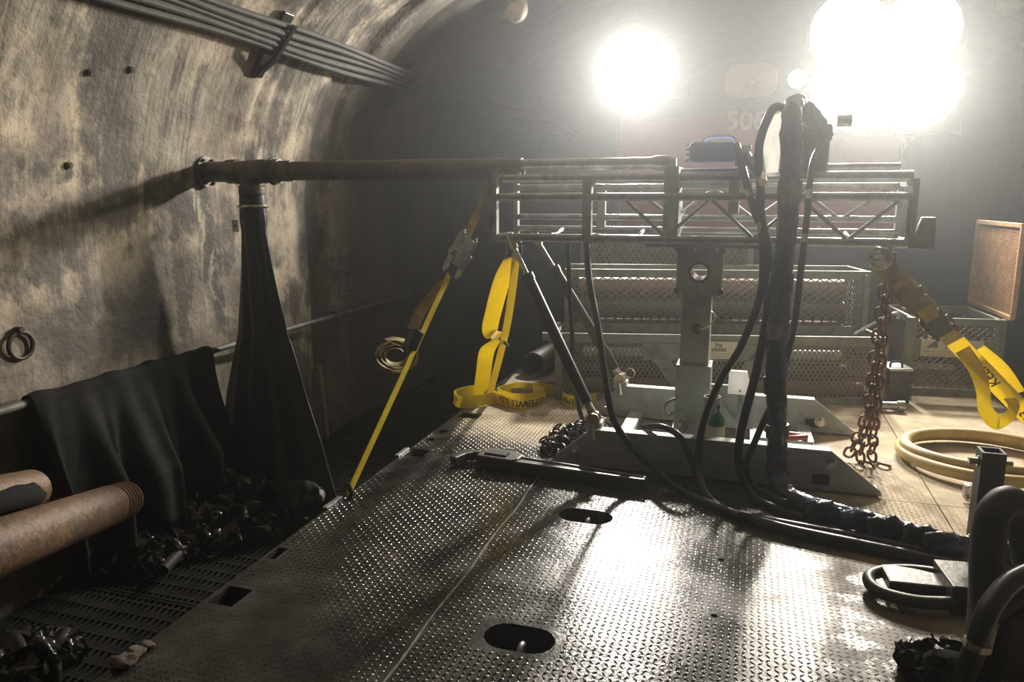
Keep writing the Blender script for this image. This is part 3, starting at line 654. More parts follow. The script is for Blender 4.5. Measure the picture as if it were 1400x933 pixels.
b = MB(); uu = (BR-BL).normalized()
stuff(mesh_panel(b, BL+uu*0.02, uu, V(0, 0, 1), (BR-BL).length-0.04, (TL.z-BL.z)-0.03, 0.05, 0.036, sw=0.011, th=0.006).build('lid_mesh', 'mesh_bronze', c4))
for a, q in ((BL, TL.xyz), (BR, V(BR.x, BR.y, TL.z)), (V(BL.x, BL.y, TL.z), V(BR.x, BR.y, TL.z)), (BL, BR)):
    q = V(BL.x, BL.y, TL.z) if q == TL.xyz else q
    MB().bar(a, q, 0.035, 0.035, up=uu).build('lid_frame', 'mesh_bronze', c4, bevel=0.003)
# pipes stored in the cages
def stored(A, ux, n, t0, t1, d, z, r, m, lab, grp='pipes stored in the cages'):
    a, q = A+ux*t0+n*d+V(0, 0, z), A+ux*t1+n*d+V(0, 0, z)
    tag(MB().pipe(a, q, r, r*0.86, 16).build('stored_pipe', m, smooth=True), lab, 'pipe', grp)
stored(A, ux, n, 0.1, 2.4, 0.13, 0.088, 0.07, 'rust_pipe', 'rusty steel pipe lying front bottom in the low cage')
stored(A, ux, n, 0.12, 2.38, 0.30, 0.088, 0.07, 'rust_pipe', 'rusty steel pipe lying rear bottom in the low cage')
stored(A, ux, n, 0.15, 2.3, 0.22, 0.215, 0.06, 'dark_steel', 'dark steel pipe on top of the two rusty pipes in the low cage')
stored(A, ux, n, 0.2, 2.25, 0.22, 0.345, 0.05, 'galvanised', 'bright grey pipe topmost in the low cage')
for i, (d, z, m_, la) in enumerate(((0.13, 0.10, 'rust_pipe', 'rusty pipe lowest in front in the taller cage'), (0.33, 0.10, 'rust_pipe', 'rusty pipe lowest at the back of the taller cage'), (0.13, 0.28, 'rust_pipe', 'rusty pipe second up in front in the taller cage'),
        (0.33, 0.28, 'casing_brown', 'brown pipe second up at the back of the taller cage'), (0.13, 0.46, 'casing_brown', 'brown pipe third up in front in the taller cage'), (0.33, 0.46, 'rust_pipe', 'rusty pipe third up at the back of the taller cage'),
        (0.15, 0.64, 'casing_brown', 'brown pipe seen through the mesh just above the low cage rim'), (0.2, 0.83, 'rust_pipe', 'rusty pipe topmost in the taller cage, lit from behind'))):
    stored(A2, ux2, n2, 0.1, 2.35, d, z, 0.085, m_, la)
o = MB()
for k in range(5):
    o.tube([(-1.15+0.3*math.cos(a)*(1-0.05*k), 7.6+0.16*math.sin(a), 0.05+0.035*k) for a in [2*PI*i/24 for i in range(24)]], 0.018, 6, closed=True)
tag(o.build('rope_coil', 'hose_yellow', smooth=True), 'coil of tan rope inside the farthest cage', 'rope')
# things standing round the cages
bx = thing('tool_box', 'small dark steel box with a bright lid edge beside the low cage', 'box', (1.17, 6.6, 0))
MB().box((1.17, 6.58, 0.13), (0.17, 0.26, 0.26), Matrix.Rotation(0.2, 3, 'Z')).build('body', 'dark_steel', bx, bevel=0.01)
MB().box((1.17, 6.58, 0.27), (0.185, 0.275, 0.022), Matrix.Rotation(0.2, 3, 'Z')).build('lid', 'galvanised', bx, bevel=0.006)
MB().tube(spline([(1.12, 6.5, 0.28), (1.13, 6.5, 0.32), (1.2, 6.52, 0.32), (1.21, 6.52, 0.28)], 5), 0.009, 6).build('handle', 'dark_steel', bx, smooth=True)
tag(MB().cyl((0.93, 6.15, 0.045), (1.14, 6.19, 0.045), 0.032, n=12).cyl((1.14, 6.19, 0.045), (1.19, 6.2, 0.045), 0.042, n=12).build('pipe_stub', 'galvanised', smooth=True), 'short pale pipe stub on the deck beside the rusty chain', 'pipe')
tag(MB().tube(spline([V(*p) for p in (W_(1168, 457, 6.28), W_(1206, 436, 6.28), W_(1224, 428, 6.28), W_(1230, 432, 6.28), W_(1226, 436, 6.28))], 6), 0.010, 8).build('hook_rod', 'galvanised', smooth=True), 'bent bright hook rod lying on the low cage rail behind the chain', 'rod')
p = G_(742, 512)
tag(MB().pipe(p+V(-0.02, -0.25, 0.13), p+V(0.05, 0.75, 0.13), 0.12, 0.10, 24).build('dark_pipe', 'dark_steel', smooth=True), 'dark wide pipe end lying on the deck left of the cages', 'pipe')
for (u, v, a, lab) in ((712, 530, 0.1, 'pale plank lying flat on the deck left of the cages, nearer'), (736, 520, 0.25, 'pale plank lying flat on the deck left of the cages, farther')):
    p = G_(u, v); tag(MB().box(p+V(0, 0.05, 0.021), (0.26, 0.55, 0.04), Matrix.Rotation(a, 3, 'Z')).build('plank', 'timber', bevel=0.004), lab, 'plank', 'planks on the deck')

# ================================================================ DRILL RIG
rg = thing('drill_rig', 'grey drill rig with a horizontal truss mast on a post between two skid beams', 'drill rig', (-0.15, 4.85, 0))
FY, RY, PY = 4.30, 5.42, 4.85
def bolt(mb, c, d, r=0.02, l=0.03, washer=True):
    c, d = Vector(c), Vector(d).normalized()
    if washer: mb.cyl(c, c+d*0.006, r*1.5, n=14)
    return mb.cyl(c, c+d*l, r, n=6)
for yy, sgn, bl in ((FY, 1, (1137, 635)), (RY, 1, (1121, 577))):
    poly = [(-1.06, 0.01), (0.76, 0.01), (0.755, 0.035), (0.49, 0.24), (-0.84, 0.24), (-1.055, 0.06)]
    sk = MB().prism(poly, (0, yy+0.008, 0), (1, 0, 0), (0, 0, 1), 0.016).build('skid_beam', 'rig_grey', rg, bevel=0.003)
    MB().box((-0.175, yy+0.045, 0.233), (1.33, 0.06, 0.014)).build('top_flange', 'rig_grey', sk, bevel=0.002)
    MB().box((-0.15, yy+0.075, 0.014), (1.80, 0.13, 0.014)).build('bottom_flange', 'rig_grey', sk)
    p = W_(*bl, yy); bolt(MB(), p+V(0, 0.0, 0), (0, -1, 0), 0.024, 0.04).build('bolt', 'zinc', sk)
    MB().box((p.x-0.05, yy-0.002, 0.075), (0.09, 0.006, 0.06)).build('slot_patch', 'under_black', sk)
    bolt(MB(), (-0.93, yy, 0.1), (0, -1, 0), 0.02, 0.03).build('bolt', 'zinc', sk)
for x in (-0.72, 0.12, 0.42): MB().box((x, (FY+RY)/2+0.04, 0.04), (0.09, RY-FY-0.12, 0.05)).build('cross_beam', 'rig_grey', rg, bevel=0.004)
MB().box((-0.29, (FY+RY)/2+0.04, 0.085), (0.24, 0.3, 0.14)).build('base_box', 'rig_grey', rg, bevel=0.006)
MB().box((-0.06, PY+0.12, 0.27), (0.30, 0.03, 0.28)).build('gusset_plate', 'rig_grey', rg, bevel=0.004)
MB().prism([(0, 0), (0.2, 0), (0, 0.26)], (-0.19, PY-0.02, 0.17), (1, 0, 0), (0, 0, 1), 0.02).build('gusset', 'rig_grey', rg)
PX = -0.288
post = MB().box((PX, PY, 0.58), (0.175, 0.175, 0.86)).build('post', 'rig_grey', rg, bevel=0.006)
MB().box((PX, PY, 0.36), (0.215, 0.215, 0.42)).build('outer_sleeve', 'rig_grey', post, bevel=0.006)
bolt(MB(), (PX+0.01, PY-0.088, 0.80), (0, -1, 0), 0.022, 0.05).build('pin', 'zinc', post)
MB().tube(spline([(PX+0.02, PY-0.13, 0.80), (PX+0.08, PY-0.13, 0.83), (PX+0.115, PY-0.1, 0.87), (PX+0.1, PY-0.05, 0.90), (PX+0.08, PY, 0.9)], 6), 0.006, 6).build('pin_wire', 'brass', post, smooth=True)
MB().tube(spline([(PX-0.09, PY-0.12, 0.36), (PX-0.15, PY-0.13, 0.33), (PX-0.17, PY-0.13, 0.28), (PX-0.14, PY-0.13, 0.25), (PX-0.11, PY-0.12, 0.27)], 6), 0.009, 6).build('hose_hook', 'galvanised', post, smooth=True)
hd = MB()
for yy in (PY-0.11, PY+0.11): hd.ringplate((PX+0.01, yy, 1.155), (1, 0, 0), (0, 0, 1), 0.135, 0.145, 0.05, 0.016)
hd.box((PX+0.01, PY, 1.018), (0.27, 0.22, 0.016)); hd.box((PX+0.01, PY, 1.295), (0.25, 0.24, 0.02))
hd = hd.build('tilt_head', 'rig_grey', rg, bevel=0.003)
MB().pipe((PX+0.01, PY-0.13, 1.155), (PX+0.01, PY+0.11, 1.155), 0.062, 0.05, 24).build('pivot_bush', 'chrome', hd, smooth=True)
for dx in (-0.12, 0.14):
    for z in (1.04, 1.29): bolt(MB(), (PX+dx, PY-0.118, z), (0, -1, 0), 0.013, 0.02).build('bolt', 'zinc', hd)
cp = MB().box((PX+0.05, PY-0.02, 1.325), (0.72, 0.40, 0.035)).build('clamp_plate', 'rig_grey', rg, bevel=0.003)
for i in range(6): MB().cyl((PX-0.26+i*0.125, PY-0.2, 1.29), (PX-0.26+i*0.125, PY-0.2, 1.36), 0.012, n=6).build('bolt', 'zinc', cp)
# mast
MX0, MX1, F_, B_ = -1.54, 0.86, 4.63, 5.07
def end_ring(x, z0, z1, w_): return MB().box((x, F_-0.01, (z0+z1)/2), (w_, 0.05, z1-z0)).box((x, B_+0.01, (z0+z1)/2), (w_, 0.05, z1-z0)).box((x, PY, z0+0.02), (w_, 0.46, 0.04)).box((x, PY, z1-0.02), (w_, 0.46, 0.04))
ms = end_ring(MX0, 1.33, 1.76, 0.03).build('mast', 'rig_grey', rg)
end_ring(MX1-0.02, 1.33, 1.70, 0.025).build('end_frame', 'rig_grey', ms)
end_ring(-0.95, 1.33, 1.72, 0.055).build('stiffener', 'rig_grey', ms)
def tubep(nm, a, q, r, m='rig_grey', par=ms, n=12): return MB().cyl(a, q, r, n=n).build(nm, m, par, smooth=True)
for yy, z, r in ((F_, 1.603, 0.024), (F_, 1.352, 0.026), (B_, 1.665, 0.022), (B_, 1.47, 0.02), (B_, 1.39, 0.022)): tubep('chord', (MX0, yy, z), (MX1-0.02, yy, z), r, 'galvanised')
tubep('guide_rail', (MX0+0.02, 4.73, 1.715), (MX1-0.02, 4.73, 1.715), 0.03, 'galvanised'); tubep('guide_rail', (-0.0, 4.97, 1.775), (MX1-0.05, 4.97, 1.775), 0.022, 'galvanised')
for yy, z0, z1 in ((F_, 1.372, 1.585), (B_, 1.47, 1.65)):
    x = -0.72; k = 0
    while x < MX1-0.2:
        tubep('diagonal', (x, yy, z1 if k % 2 == 0 else z0), (x+0.235, yy, z0 if k % 2 == 0 else z1), 0.012, 'galvanised', n=8); x += 0.25; k += 1
for x in (-1.2, -0.66, 0.2, 0.55): tubep('cross_tie', (x, F_, 1.352), (x, B_, 1.39), 0.012, 'galvanised', n=8)
for x in (-0.42, 0.82): tubep('upright', (x, F_, 1.35), (x, F_, 1.60), 0.014, 'galvanised', n=8)
MB().cyl((MX0-0.03, F_+0.02, 1.46), (MX0-0.005, F_+0.02, 1.46), 0.06, n=20).build('end_boss', 'tee_iron', ms, smooth=True)
MB().prism([(0, 0), (0.12, 0), (0.12, 0.17), (0.05, 0.17)], (MX1-0.03, F_-0.02, 1.325), (1, 0, 0), (0, 0, 1), 0.05).build('end_bracket', 'galvanised', ms, bevel=0.004)
# drill head
dh = MB().box((-0.46, PY, 1.56), (0.085, 0.36, 0.44)).build('drill_head', 'rig_grey', rg, bevel=0.005)
MB().box((-0.10, PY, 1.60), (0.06, 0.34, 0.2)).build('carriage_plate', 'rig_grey', dh, bevel=0.005)
MB().lathe((-0.50, PY, 1.715), (1, 0, 0), [(0, 0.0), (0, 0.065), (0.06, 0.07), (0.07, 0.058), (0.42, 0.058), (0.43, 0.075), (0.5, 0.075), (0.5, 0)], 24).build('spindle_body', 'rig_grey', dh, smooth=True)
MB().box((-0.235, PY-0.02, 1.865), (0.27, 0.16, 0.115)).build('hydraulic_motor', 'motor_blue', dh, bevel=0.025)
MB().box((-0.06, PY-0.02, 1.84), (0.09, 0.15, 0.12)).build('motor_manifold', 'rig_grey', dh, bevel=0.01)
for z in (1.82, 1.85, 1.88, 1.905): MB().cyl((-0.39, PY-0.06, z), (-0.37, PY-0.06, z), 0.009, n=8).build('bolt', 'zinc', dh)
MB().tube(spline([(-0.30, PY-0.03, 1.92), (-0.27, PY-0.03, 1.95), (-0.2, PY-0.03, 1.957), (-0.13, PY-0.03, 1.95), (-0.10, PY-0.03, 1.91)], 6), 0.010, 8).build('lifting_handle', 'chrome', dh, smooth=True)
sw = MB().box((0.33, PY, 1.82), (0.15, 0.2, 0.20)).box((0.33, PY, 1.96), (0.17, 0.18, 0.10)).build('water_swivel', 'dark_steel', dh, bevel=0.015)
MB().cyl((0.33, PY-0.12, 2.0), (0.33, PY-0.16, 2.0), 0.05, n=16).build('swivel_cap', 'dark_steel', sw, smooth=True)
MB().cyl((0.44, PY, 2.03), (0.52, PY, 2.03), 0.035, n=12).build('port_fitting', 'zinc', sw, smooth=True)
MB().cyl((0.0, PY, 1.715), (0.8, PY, 1.715), 0.028, n=14).build('feed_rod', 'chrome', dh, smooth=True)
# struts
for (y0, y1, x0, x1, la) in ((4.62, 4.38, -1.44, -0.835, 'front'), (5.05, 5.46, -1.40, -0.85, 'rear')):
    a, q = V(x0, y0, 1.335), V(x1, y1, 0.29); d = (q-a).normalized(); Ln = (q-a).length
    st = MB().cyl(a+d*0.27, q-d*0.10, 0.036, n=16).cyl(a+d*0.25, a+d*0.29, 0.042, n=16).build('strut', 'black_paint', rg, smooth=True)
    MB().cyl(a+d*0.02, a+d*0.3, 0.017, n=12).build('rod', 'chrome', st, smooth=True)
    MB().cyl(a-d*0.02+V(0, 0, 0.02), a+d*0.06, 0.026, n=10).build('rod_eye', 'brass', st, smooth=True)
    MB().cyl(q-d*0.12, q-d*0.01, 0.024, 0.03, n=12).build('clevis', 'zinc', st, smooth=True)
    b = MB()
    for i in range(4): b.cyl(q+V(0, -0.06+i*0.028, 0), q+V(0, -0.042+i*0.028, 0), 0.034 if i % 2 else 0.042, n=16)
    b.build('pin_stack', 'brass', st, smooth=True)
    bolt(MB(), q+V(0.0, -0.07, -0.02), (0.2, -0.3, -1), 0.014, 0.09).build('bolt', 'zinc', st)
    MB().tube([q+V(0.07+0.035*math.cos(t_), -0.03, 0.045+0.035*math.sin(t_)) for t_ in [2*PI*i/20 for i in range(20)]], 0.005, 6, closed=True).build('clip_ring', 'zinc', st, smooth=True)
    MB().box(q+V(0, 0.02, -0.05), (0.10, 0.10, 0.06)).build('foot_lug', 'rig_grey', st, bevel=0.006)

# ================================================================ DRILL PIPE, TEE AND SLEEVE
AX, AZ = 4.85, 1.785
cs = thing('drill_casing', 'long brown steel casing pipe reaching from the wall to the mast', 'pipe', (-2.6, AX, AZ-0.07))
MB().pipe((-3.2, AX, AZ), (-1.43, AX, AZ), 0.067, 0.055, 28).build('tube', 'casing_brown', cs, smooth=True)
MB().cyl((-3.24, AX, AZ), (-3.14, AX, AZ), 0.074, n=28).build('coupling', 'casing_brown', cs, smooth=True)
o = MB().lathe((-1.47, AX, AZ+0.022), (1, 0, 0), [(0, 0.0), (0, 0.036), (0.86, 0.036), (0.90, 0.046), (0.98, 0.046), (1.02, 0.03), (1.02, 0)], 20).build('drill_rod', 'galvanised', smooth=True)
tag(o, 'bright steel drill rod running along the top of the mast', 'rod')
te = thing('pipe_tee', 'rusty iron pipe tee on the casing by the wall', 'pipe tee', (-3.5, AX, AZ-0.2))
MB().lathe((-3.68, AX, AZ), (1, 0, 0), [(0, 0), (0, 0.086), (0.09, 0.09), (0.10, 0.076), (0.25, 0.084), (0.32, 0.086), (0.36, 0.07), (0.37, 0.085), (0.44, 0.085), (0.44, 0)], 28).build('body', 'tee_iron', te, smooth=True)
MB().lathe((-3.49, AX, AZ), (0, 0, -1), [(0, 0.083), (0.10, 0.083), (0.11, 0.095), (0.16, 0.095), (0.17, 0.08), (0.24, 0.08)], 24).build('outlet', 'tee_iron', te, smooth=True)
MB().cyl((-3.95, AX, AZ), (-3.66, AX, AZ), 0.075, n=24).build('nipple', 'black_paint', te, smooth=True)
MB().cyl((-3.885, AX, AZ), (-3.86, AX, AZ), 0.115, n=28).build('wall_flange', 'tee_iron', te, smooth=True)
for i in range(6): a = 2*PI*i/6; bolt(MB(), (-3.86, AX+0.095*math.cos(a), AZ+0.095*math.sin(a)), (1, 0, 0), 0.010, 0.02).build('bolt', 'anchor_iron', te)
MB().tube([(-3.30+0.0*i, AX+0.088*math.cos(a), AZ+0.088*math.sin(a)) for i, a in enumerate([2*PI*i/24 for i in range(24)])], 0.012, 8, closed=True).build('clamp_band', 'black_paint', te, smooth=True)
# hanging sleeve
top = V(-3.49, AX, AZ-0.16)
def sil(v):                                           # half width and centre offset of the sleeve going down
    tb = [(0, 0.088, 0, 0), (0.08, 0.10, 0, 0), (0.12, 0.095, 0, 0), (0.25, 0.13, 0.01, 0), (0.45, 0.20, 0.03, -0.02), (0.65, 0.33, 0.06, -0.05), (0.82, 0.43, 0.12, -0.10), (0.93, 0.50, 0.17, -0.16), (1.0, 0.53, 0.20, -0.18)]
    for a, q in zip(tb, tb[1:]):
        if v <= q[0]: k = (v-a[0])/(q[0]-a[0]); return tuple(a[i]+(q[i]-a[i])*k for i in (1, 2, 3))
    return tb[-1][1:]
H = top.z+0.66
def slv(i, j):
    a = 2*PI*i/96; v = j/60; hw, ox, oy = sil(v); fold = 1+min(1, v*2.5)*(0.16*math.sin(5*a+1.2+2*v)+0.09*math.sin(11*a+v*3)+0.06*noise.noise(Vector((math.cos(a)*2, math.sin(a)*2, v*5))))
    dep = 0.30+0.7*(1-min(1, v*2.2))
    x = math.cos(a)*hw*fold; y = math.sin(a)*hw*dep*fold
    return top+V(ox+x*0.96+y*0.2, oy+y-x*0.1, -v*H+0.02*math.sin(3*a)*v)
sl = thing('discharge_sleeve', 'black fabric sleeve hanging from the pipe tee down to the walkway', 'sleeve', (-3.4, 4.75, -0.7))
MB().grid(96, 61, slv, closeu=True).build('fabric', 'sleeve_black', sl, smooth=True, sharp=0)
MB().tube([top+V(0.1*math.cos(a), 0.1*math.sin(a), -0.09) for a in [2*PI*i/24 for i in range(24)]], 0.012, 6, closed=True).build('hose_clamp', 'zinc', sl, smooth=True)
p = W_(322, 309, 4.70)
tg = MB().box(p, (0.055, 0.004, 0.085)).build('tag', 'tag_white', sl); tg['label'] = 'small white tag'
MB().cyl(p+V(0, -0.003, 0), p+V(0, -0.006, 0), 0.008, n=10).build('tag_eyelet', 'ink', tg)
# pale flap where the hem folds toward the deck
f0 = [V(*G_(362, 655, -0.45)), V(*G_(412, 648, -0.42)), V(*G_(440, 668, -0.42)), V(*G_(440, 690, -0.5)), V(*G_(400, 700, -0.55)), V(*G_(372, 680, -0.55))]
def flap(i, j):
    u, v = i/20, j/10; a = f0[0].lerp(f0[1], min(1, u*2)).lerp(f0[2], max(0, u*2-1)); q = f0[5].lerp(f0[4], min(1, u*2)).lerp(f0[3], max(0, u*2-1))
    p = a.lerp(q, v); return p+V(0.0, -0.03*math.sin(v*PI), 0.03*noise.noise(Vector((u*5, v*4, 1)))+0.05*math.sin(v*PI))
MB().grid(21, 11, flap).build('hem_flap', 'sleeve_black', sl, smooth=True, solid=0.004, sharp=0)

# ================================================================ RATCHET STRAPS
def pxl(p):
    d = Vector(p)-EYEP; z = d.dot(_fw); return 700+FPX*d.dot(_rt)/z, 466.5-FPX*d.dot(_up)/z
def side_to_cam(rb, t):
    c, d, n_ = rb.at(t); return 1 if n_.dot(EYEP-c) > 0 else -1
def spot_on(a, q, v):                                  # point of the line a-q seen at height v
    lo_, hi_ = 0.0, 1.0
    for _ in range(40):
        m_ = (lo_+hi_)/2
        if pxl(a.lerp(q, m_))[1] < v: lo_ = m_
        else: hi_ = m_
    return a.lerp(q, lo_)
def ratchet(root, c, d, wdir, ln, wd, m1='dark_steel', m2='galvanised'):
    d = d.normalized(); w_ = (wdir-d*wdir.dot(d)).normalized(); n_ = d.cross(w_)
    if n_.dot(EYEP-c) < 0: n_ = -n_
    r = MB()
    r.prism([(-ln/2, 0.0), (-ln*0.35, -0.02), (ln*0.4, -0.02), (ln/2, 0.01), (ln*0.42, 0.045), (-ln*0.38, 0.06), (-ln/2, 0.035)], c+w_*wd*0.42, d, n_, 0.006)
    o = r.build('ratchet', m1, root, bevel=0.002)
    MB().prism([(-ln/2, 0.0), (-ln*0.35, -0.02), (ln*0.4, -0.02), (ln/2, 0.01), (ln*0.42, 0.045), (-ln*0.38, 0.06), (-ln/2, 0.035)], c-w_*wd*0.42, d, n_, 0.006).build('ratchet_plate', m1, o, bevel=0.002)
    MB().cyl(c-w_*wd*0.5+n_*0.02, c+w_*wd*0.5+n_*0.02, 0.022, n=14).build('ratchet_drum', m2, o, smooth=True)
    MB().bar(c-d*ln*0.36+n_*0.05, c+d*ln*0.30+n_*0.045, wd*0.72, 0.010, up=n_).build('ratchet_handle', m1, o, bevel=0.002)
    for k in (-1, 1): MB().cyl(c+w_*wd*0.46*k+n_*0.02, c+w_*wd*0.46*k+n_*0.02+w_*0.012*k, 0.034, n=12).build('ratchet_gear', m2, o)
    return o
# left strap: mast end to the deck edge
s1 = thing('ratchet_strap', 'yellow ratchet strap from the mast end to the deck edge, tail rolled in a coil', 'strap', (-2.0, 3.47, 0), 'ratchet straps')
a, q = V(-1.56, 4.62, 1.70), V(-2.0, 3.46, 0.02); d = q-a; wd = V(0.55, 0.84, 0)
pa, pb = spot_on(a, q, 322), spot_on(a, q, 376)
Ribbon([a, a.lerp(pa, 0.5), pa], wd, 0.055).mesh().build('upper_webbing', 'strap_dirty', s1)
MB().tube(spline([a+V(0.05, 0.02, 0.06), a+V(0.01, 0, 0.06), a+V(-0.02, 0, 0.02), a+V(0.0, 0, -0.03)], 5), 0.012, 8).build('hook', 'dark_steel', s1, smooth=True)
ratchet(s1, (pa+pb)/2, d, wd, 0.30, 0.12, 'galvanised')
Ribbon([pb, pb.lerp(q, 0.3), pb.lerp(q, 0.6), q], V(0.1, 0.99, 0), 0.06).mesh().build('webbing', 'strap_yellow', s1)
pt = spot_on(a, q, 452); pt2 = spot_on(a, q, 478)
MB().bar(pt+V(-0.03, -0.02, 0), pt2+V(-0.03, -0.02, 0), 0.095, 0.06, up=wd).build('tape_wrap', 'rubber', s1, bevel=0.012)
b = Ribbon([pb+V(-0.02, -0.02, -0.05), spot_on(a, q, 420)+V(-0.06, -0.02, 0.0), pt+V(-0.06, -0.03, 0)], wd, 0.07).mesh(); b.build('folded_tail', 'strap_dirty', s1)
cc = W_(541, 487, pt2.y+0.02); ux_ = V(0.95, 0.29, 0); pts = []
for i in range(60): an = 0.6+i/59*2*PI*3.2; r = 0.045+0.075*i/59; pts.append(cc+ux_*r*math.cos(an)*1.15+V(0, 0, 1)*r*math.sin(an)*0.85)
pts.append(pt2+V(-0.05, -0.02, 0.02))
Ribbon(pts, V(-0.5, 0.86, 0.1), 0.075, n=2).mesh().build('rolled_tail', 'strap_dirty', s1, smooth=True)
MB().tube(spline([q+V(0, 0, 0.06), q+V(0.02, 0, 0.0), q+V(-0.02, 0.0, -0.04), q+V(-0.06, 0, -0.03)], 5), 0.013, 8).build('edge_hook', 'dark_steel', s1, smooth=True)
# middle strap: hangs from the mast, tail looped on the deck
s2 = thing('ratchet_strap', 'yellow lettered strap hanging from the mast with its tail looped on the deck', 'strap', (-1.9, 5.6, 0), 'ratchet straps')
wv_ = V(0.9, 0.43, 0.0)
T = [W_(706, 345, 4.94), W_(700, 400, 5.06), W_(690, 460, 5.25), W_(670, 538, 5.5)]
Ribbon(T, V(0.5, 0.86, 0), 0.07).mesh().build('tight_webbing', 'strap_yellow', s2)
T2 = [W_(699, 352, 4.97), W_(686, 385, 5.08), W_(675, 425, 5.16), W_(670, 452, 5.28), W_(679, 462, 5.3), W_(666, 480, 5.4), W_(661, 510, 5.52), W_(657, 540, 5.6)]
Ribbon(T2, [V(0.5, 0.8, 0), wv_, wv_, wv_, V(0.4, 0.9, 0), wv_, wv_, wv_], 0.12).mesh().build('loose_webbing', 'strap_yellow', s2, smooth=True)
p = W_(682, 462, 5.3); MB().box(p+V(0.03, -0.02, -0.01), (0.05, 0.03, 0.03), Matrix.Rotation(0.7, 3, 'Y')).box(p+V(0.065, -0.02, -0.04), (0.05, 0.025, 0.025), Matrix.Rotation(0.7, 3, 'Y')).build('buckle', 'chrome', s2, bevel=0.006)
ratchet(s2, W_(702, 340, 4.98), T[1]-T[0], wv_, 0.13, 0.10)
SW = 0.088
loop = [G_(664, 541), G_(640, 543), G_(621, 550), G_(632, 559), G_(655, 556), G_(678, 552)]
R1_ = Ribbon([p_+V(0, 0, SW/2+0.002) for p_ in loop], [V(0, 0.15, 1)]*3+[V(0, 0.5, 0.8)]*3, SW); R1_.mesh().build('tail_loop', 'strap_yellow', s2, smooth=True)
coil = [G_(664, 545), G_(684, 553), G_(708, 560), G_(732, 558), G_(746, 550), G_(735, 541), G_(712, 537), G_(690, 541), G_(680, 549), G_(700, 556), G_(724, 556), G_(742, 549), G_(728, 543), G_(740, 541), G_(765, 546), G_(783, 543)]
R2_ = Ribbon([p_+V(0, 0.02*(i > 7), SW/2+0.002+(0.012 if i > 7 else 0)) for i, p_ in enumerate(coil)], V(0, 0, 1), SW); R2_.mesh().build('tail_coil', 'strap_yellow', s2, smooth=True)
coil2 = [G_(768, 541), G_(770, 552), G_(782, 557), G_(798, 556), G_(815, 552)]
R3_ = Ribbon([p_+V(0, 0, SW/2+0.002) for p_ in coil2], V(0, 0, 1), SW); R3_.mesh().build('tail_end', 'strap_yellow', s2, smooth=True)
for rb_, wd_, sz_, t_ in ((R2_, 'WLL 3,33', 0.07, R2_.L[13]), (R2_, 'KEEPER', 0.07, R2_.L[25]), (R1_, 'KEEPER', 0.07, R1_.L[17]), (R3_, 'KEEPER', 0.06, R3_.L[15])):
    rb_.text(MB(), wd_, sz_, t_, -1, side_to_cam(rb_, t_)).build('lettering', 'ink', s2)
# right strap
s3 = thing('ratchet_strap', 'wide yellow ratchet strap running from the mast to the right edge of the deck', 'strap', (1.9, 4.9, 0), 'ratchet straps')
a = W_(1198, 356, 4.56); q = V(1.97, 4.95, -0.02); d = (q-a).normalized(); wd3 = V(-0.62, 0.35, -0.7)
f = lambda u: min((a.lerp(q, i/200) for i in range(201)), key=lambda p_: abs(pxl(p_)[0]-u))
Ribbon([f(1200), f(1225), f(1250)], wd3, 0.11).mesh().build('short_webbing', 'strap_dirty', s3)
Ribbon([f(1250), f(1278), f(1306)], wd3, 0.10).mesh().build('ratchet_webbing', 'strap_dirty', s3)
R4_ = Ribbon([f(1306), f(1340), f(1370), f(1400), q], wd3, 0.10); R4_.mesh().build('webbing', 'strap_yellow', s3)
R4_.text(MB(), 'KEEPER', 0.075, 0.24, 1, side_to_cam(R4_, 0.2)).build('lettering', 'ink', s3); R4_.text(MB(), 'WLL 3,333', 0.075, 0.75, 1, side_to_cam(R4_, 0.7)).build('lettering', 'ink', s3)
ratchet(s3, f(1246)+V(-0.0, -0.03, 0.01), d, wd3, 0.26, 0.13, 'strap_dirty', 'zinc'); ratchet(s3, f(1282)+V(0, -0.03, 0.0), d, wd3, 0.17, 0.13, 'dark_steel', 'zinc')
for u, rr_ in ((1189, 0.035), (1203, 0.05)):
    c = f(u)+V(0, -0.03, 0.03); MB().tube([c+V(rr_*math.cos(t_), -0.3*rr_*math.cos(t_), rr_*math.sin(t_)) for t_ in [2*PI*i/24 for i in range(24)]], 0.012, 8, closed=True).build('shackle_ring', 'zinc', s3, smooth=True)
MB().cyl(f(1186)+V(0, -0.05, 0.04), f(1210)+V(0, -0.05, 0.02), 0.014, n=10).build('shackle_pin', 'zinc', s3)
y0 = f(1335).y-0.05
R5_ = Ribbon([W_(1316, 478, y0), W_(1336, 508, y0-0.03), W_(1344, 535, y0-0.05), W_(1347, 560, y0-0.06), W_(1362, 577, y0-0.04), W_(1380, 570, y0), W_(1386, 555, y0+0.02), W_(1380, 545, y0+0.05)], [V(0.85, 0.3, 0.4), V(0.85, 0.3, 0.3)]+[V(0.9, 0.42, 0)]*3+[V(0.8, 0.6, 0)]*3, 0.085); R5_.mesh().build('loose_tail', 'strap_yellow', s3, smooth=True)
Ribbon([f(1330)+V(0.03, 0.05, 0.045), f(1362)+V(0.03, 0.08, 0.07), f(1385)+V(0.03, 0.05, 0.03)], wd3, 0.09).mesh().build('slack_layer', 'strap_yellow', s3, smooth=True)

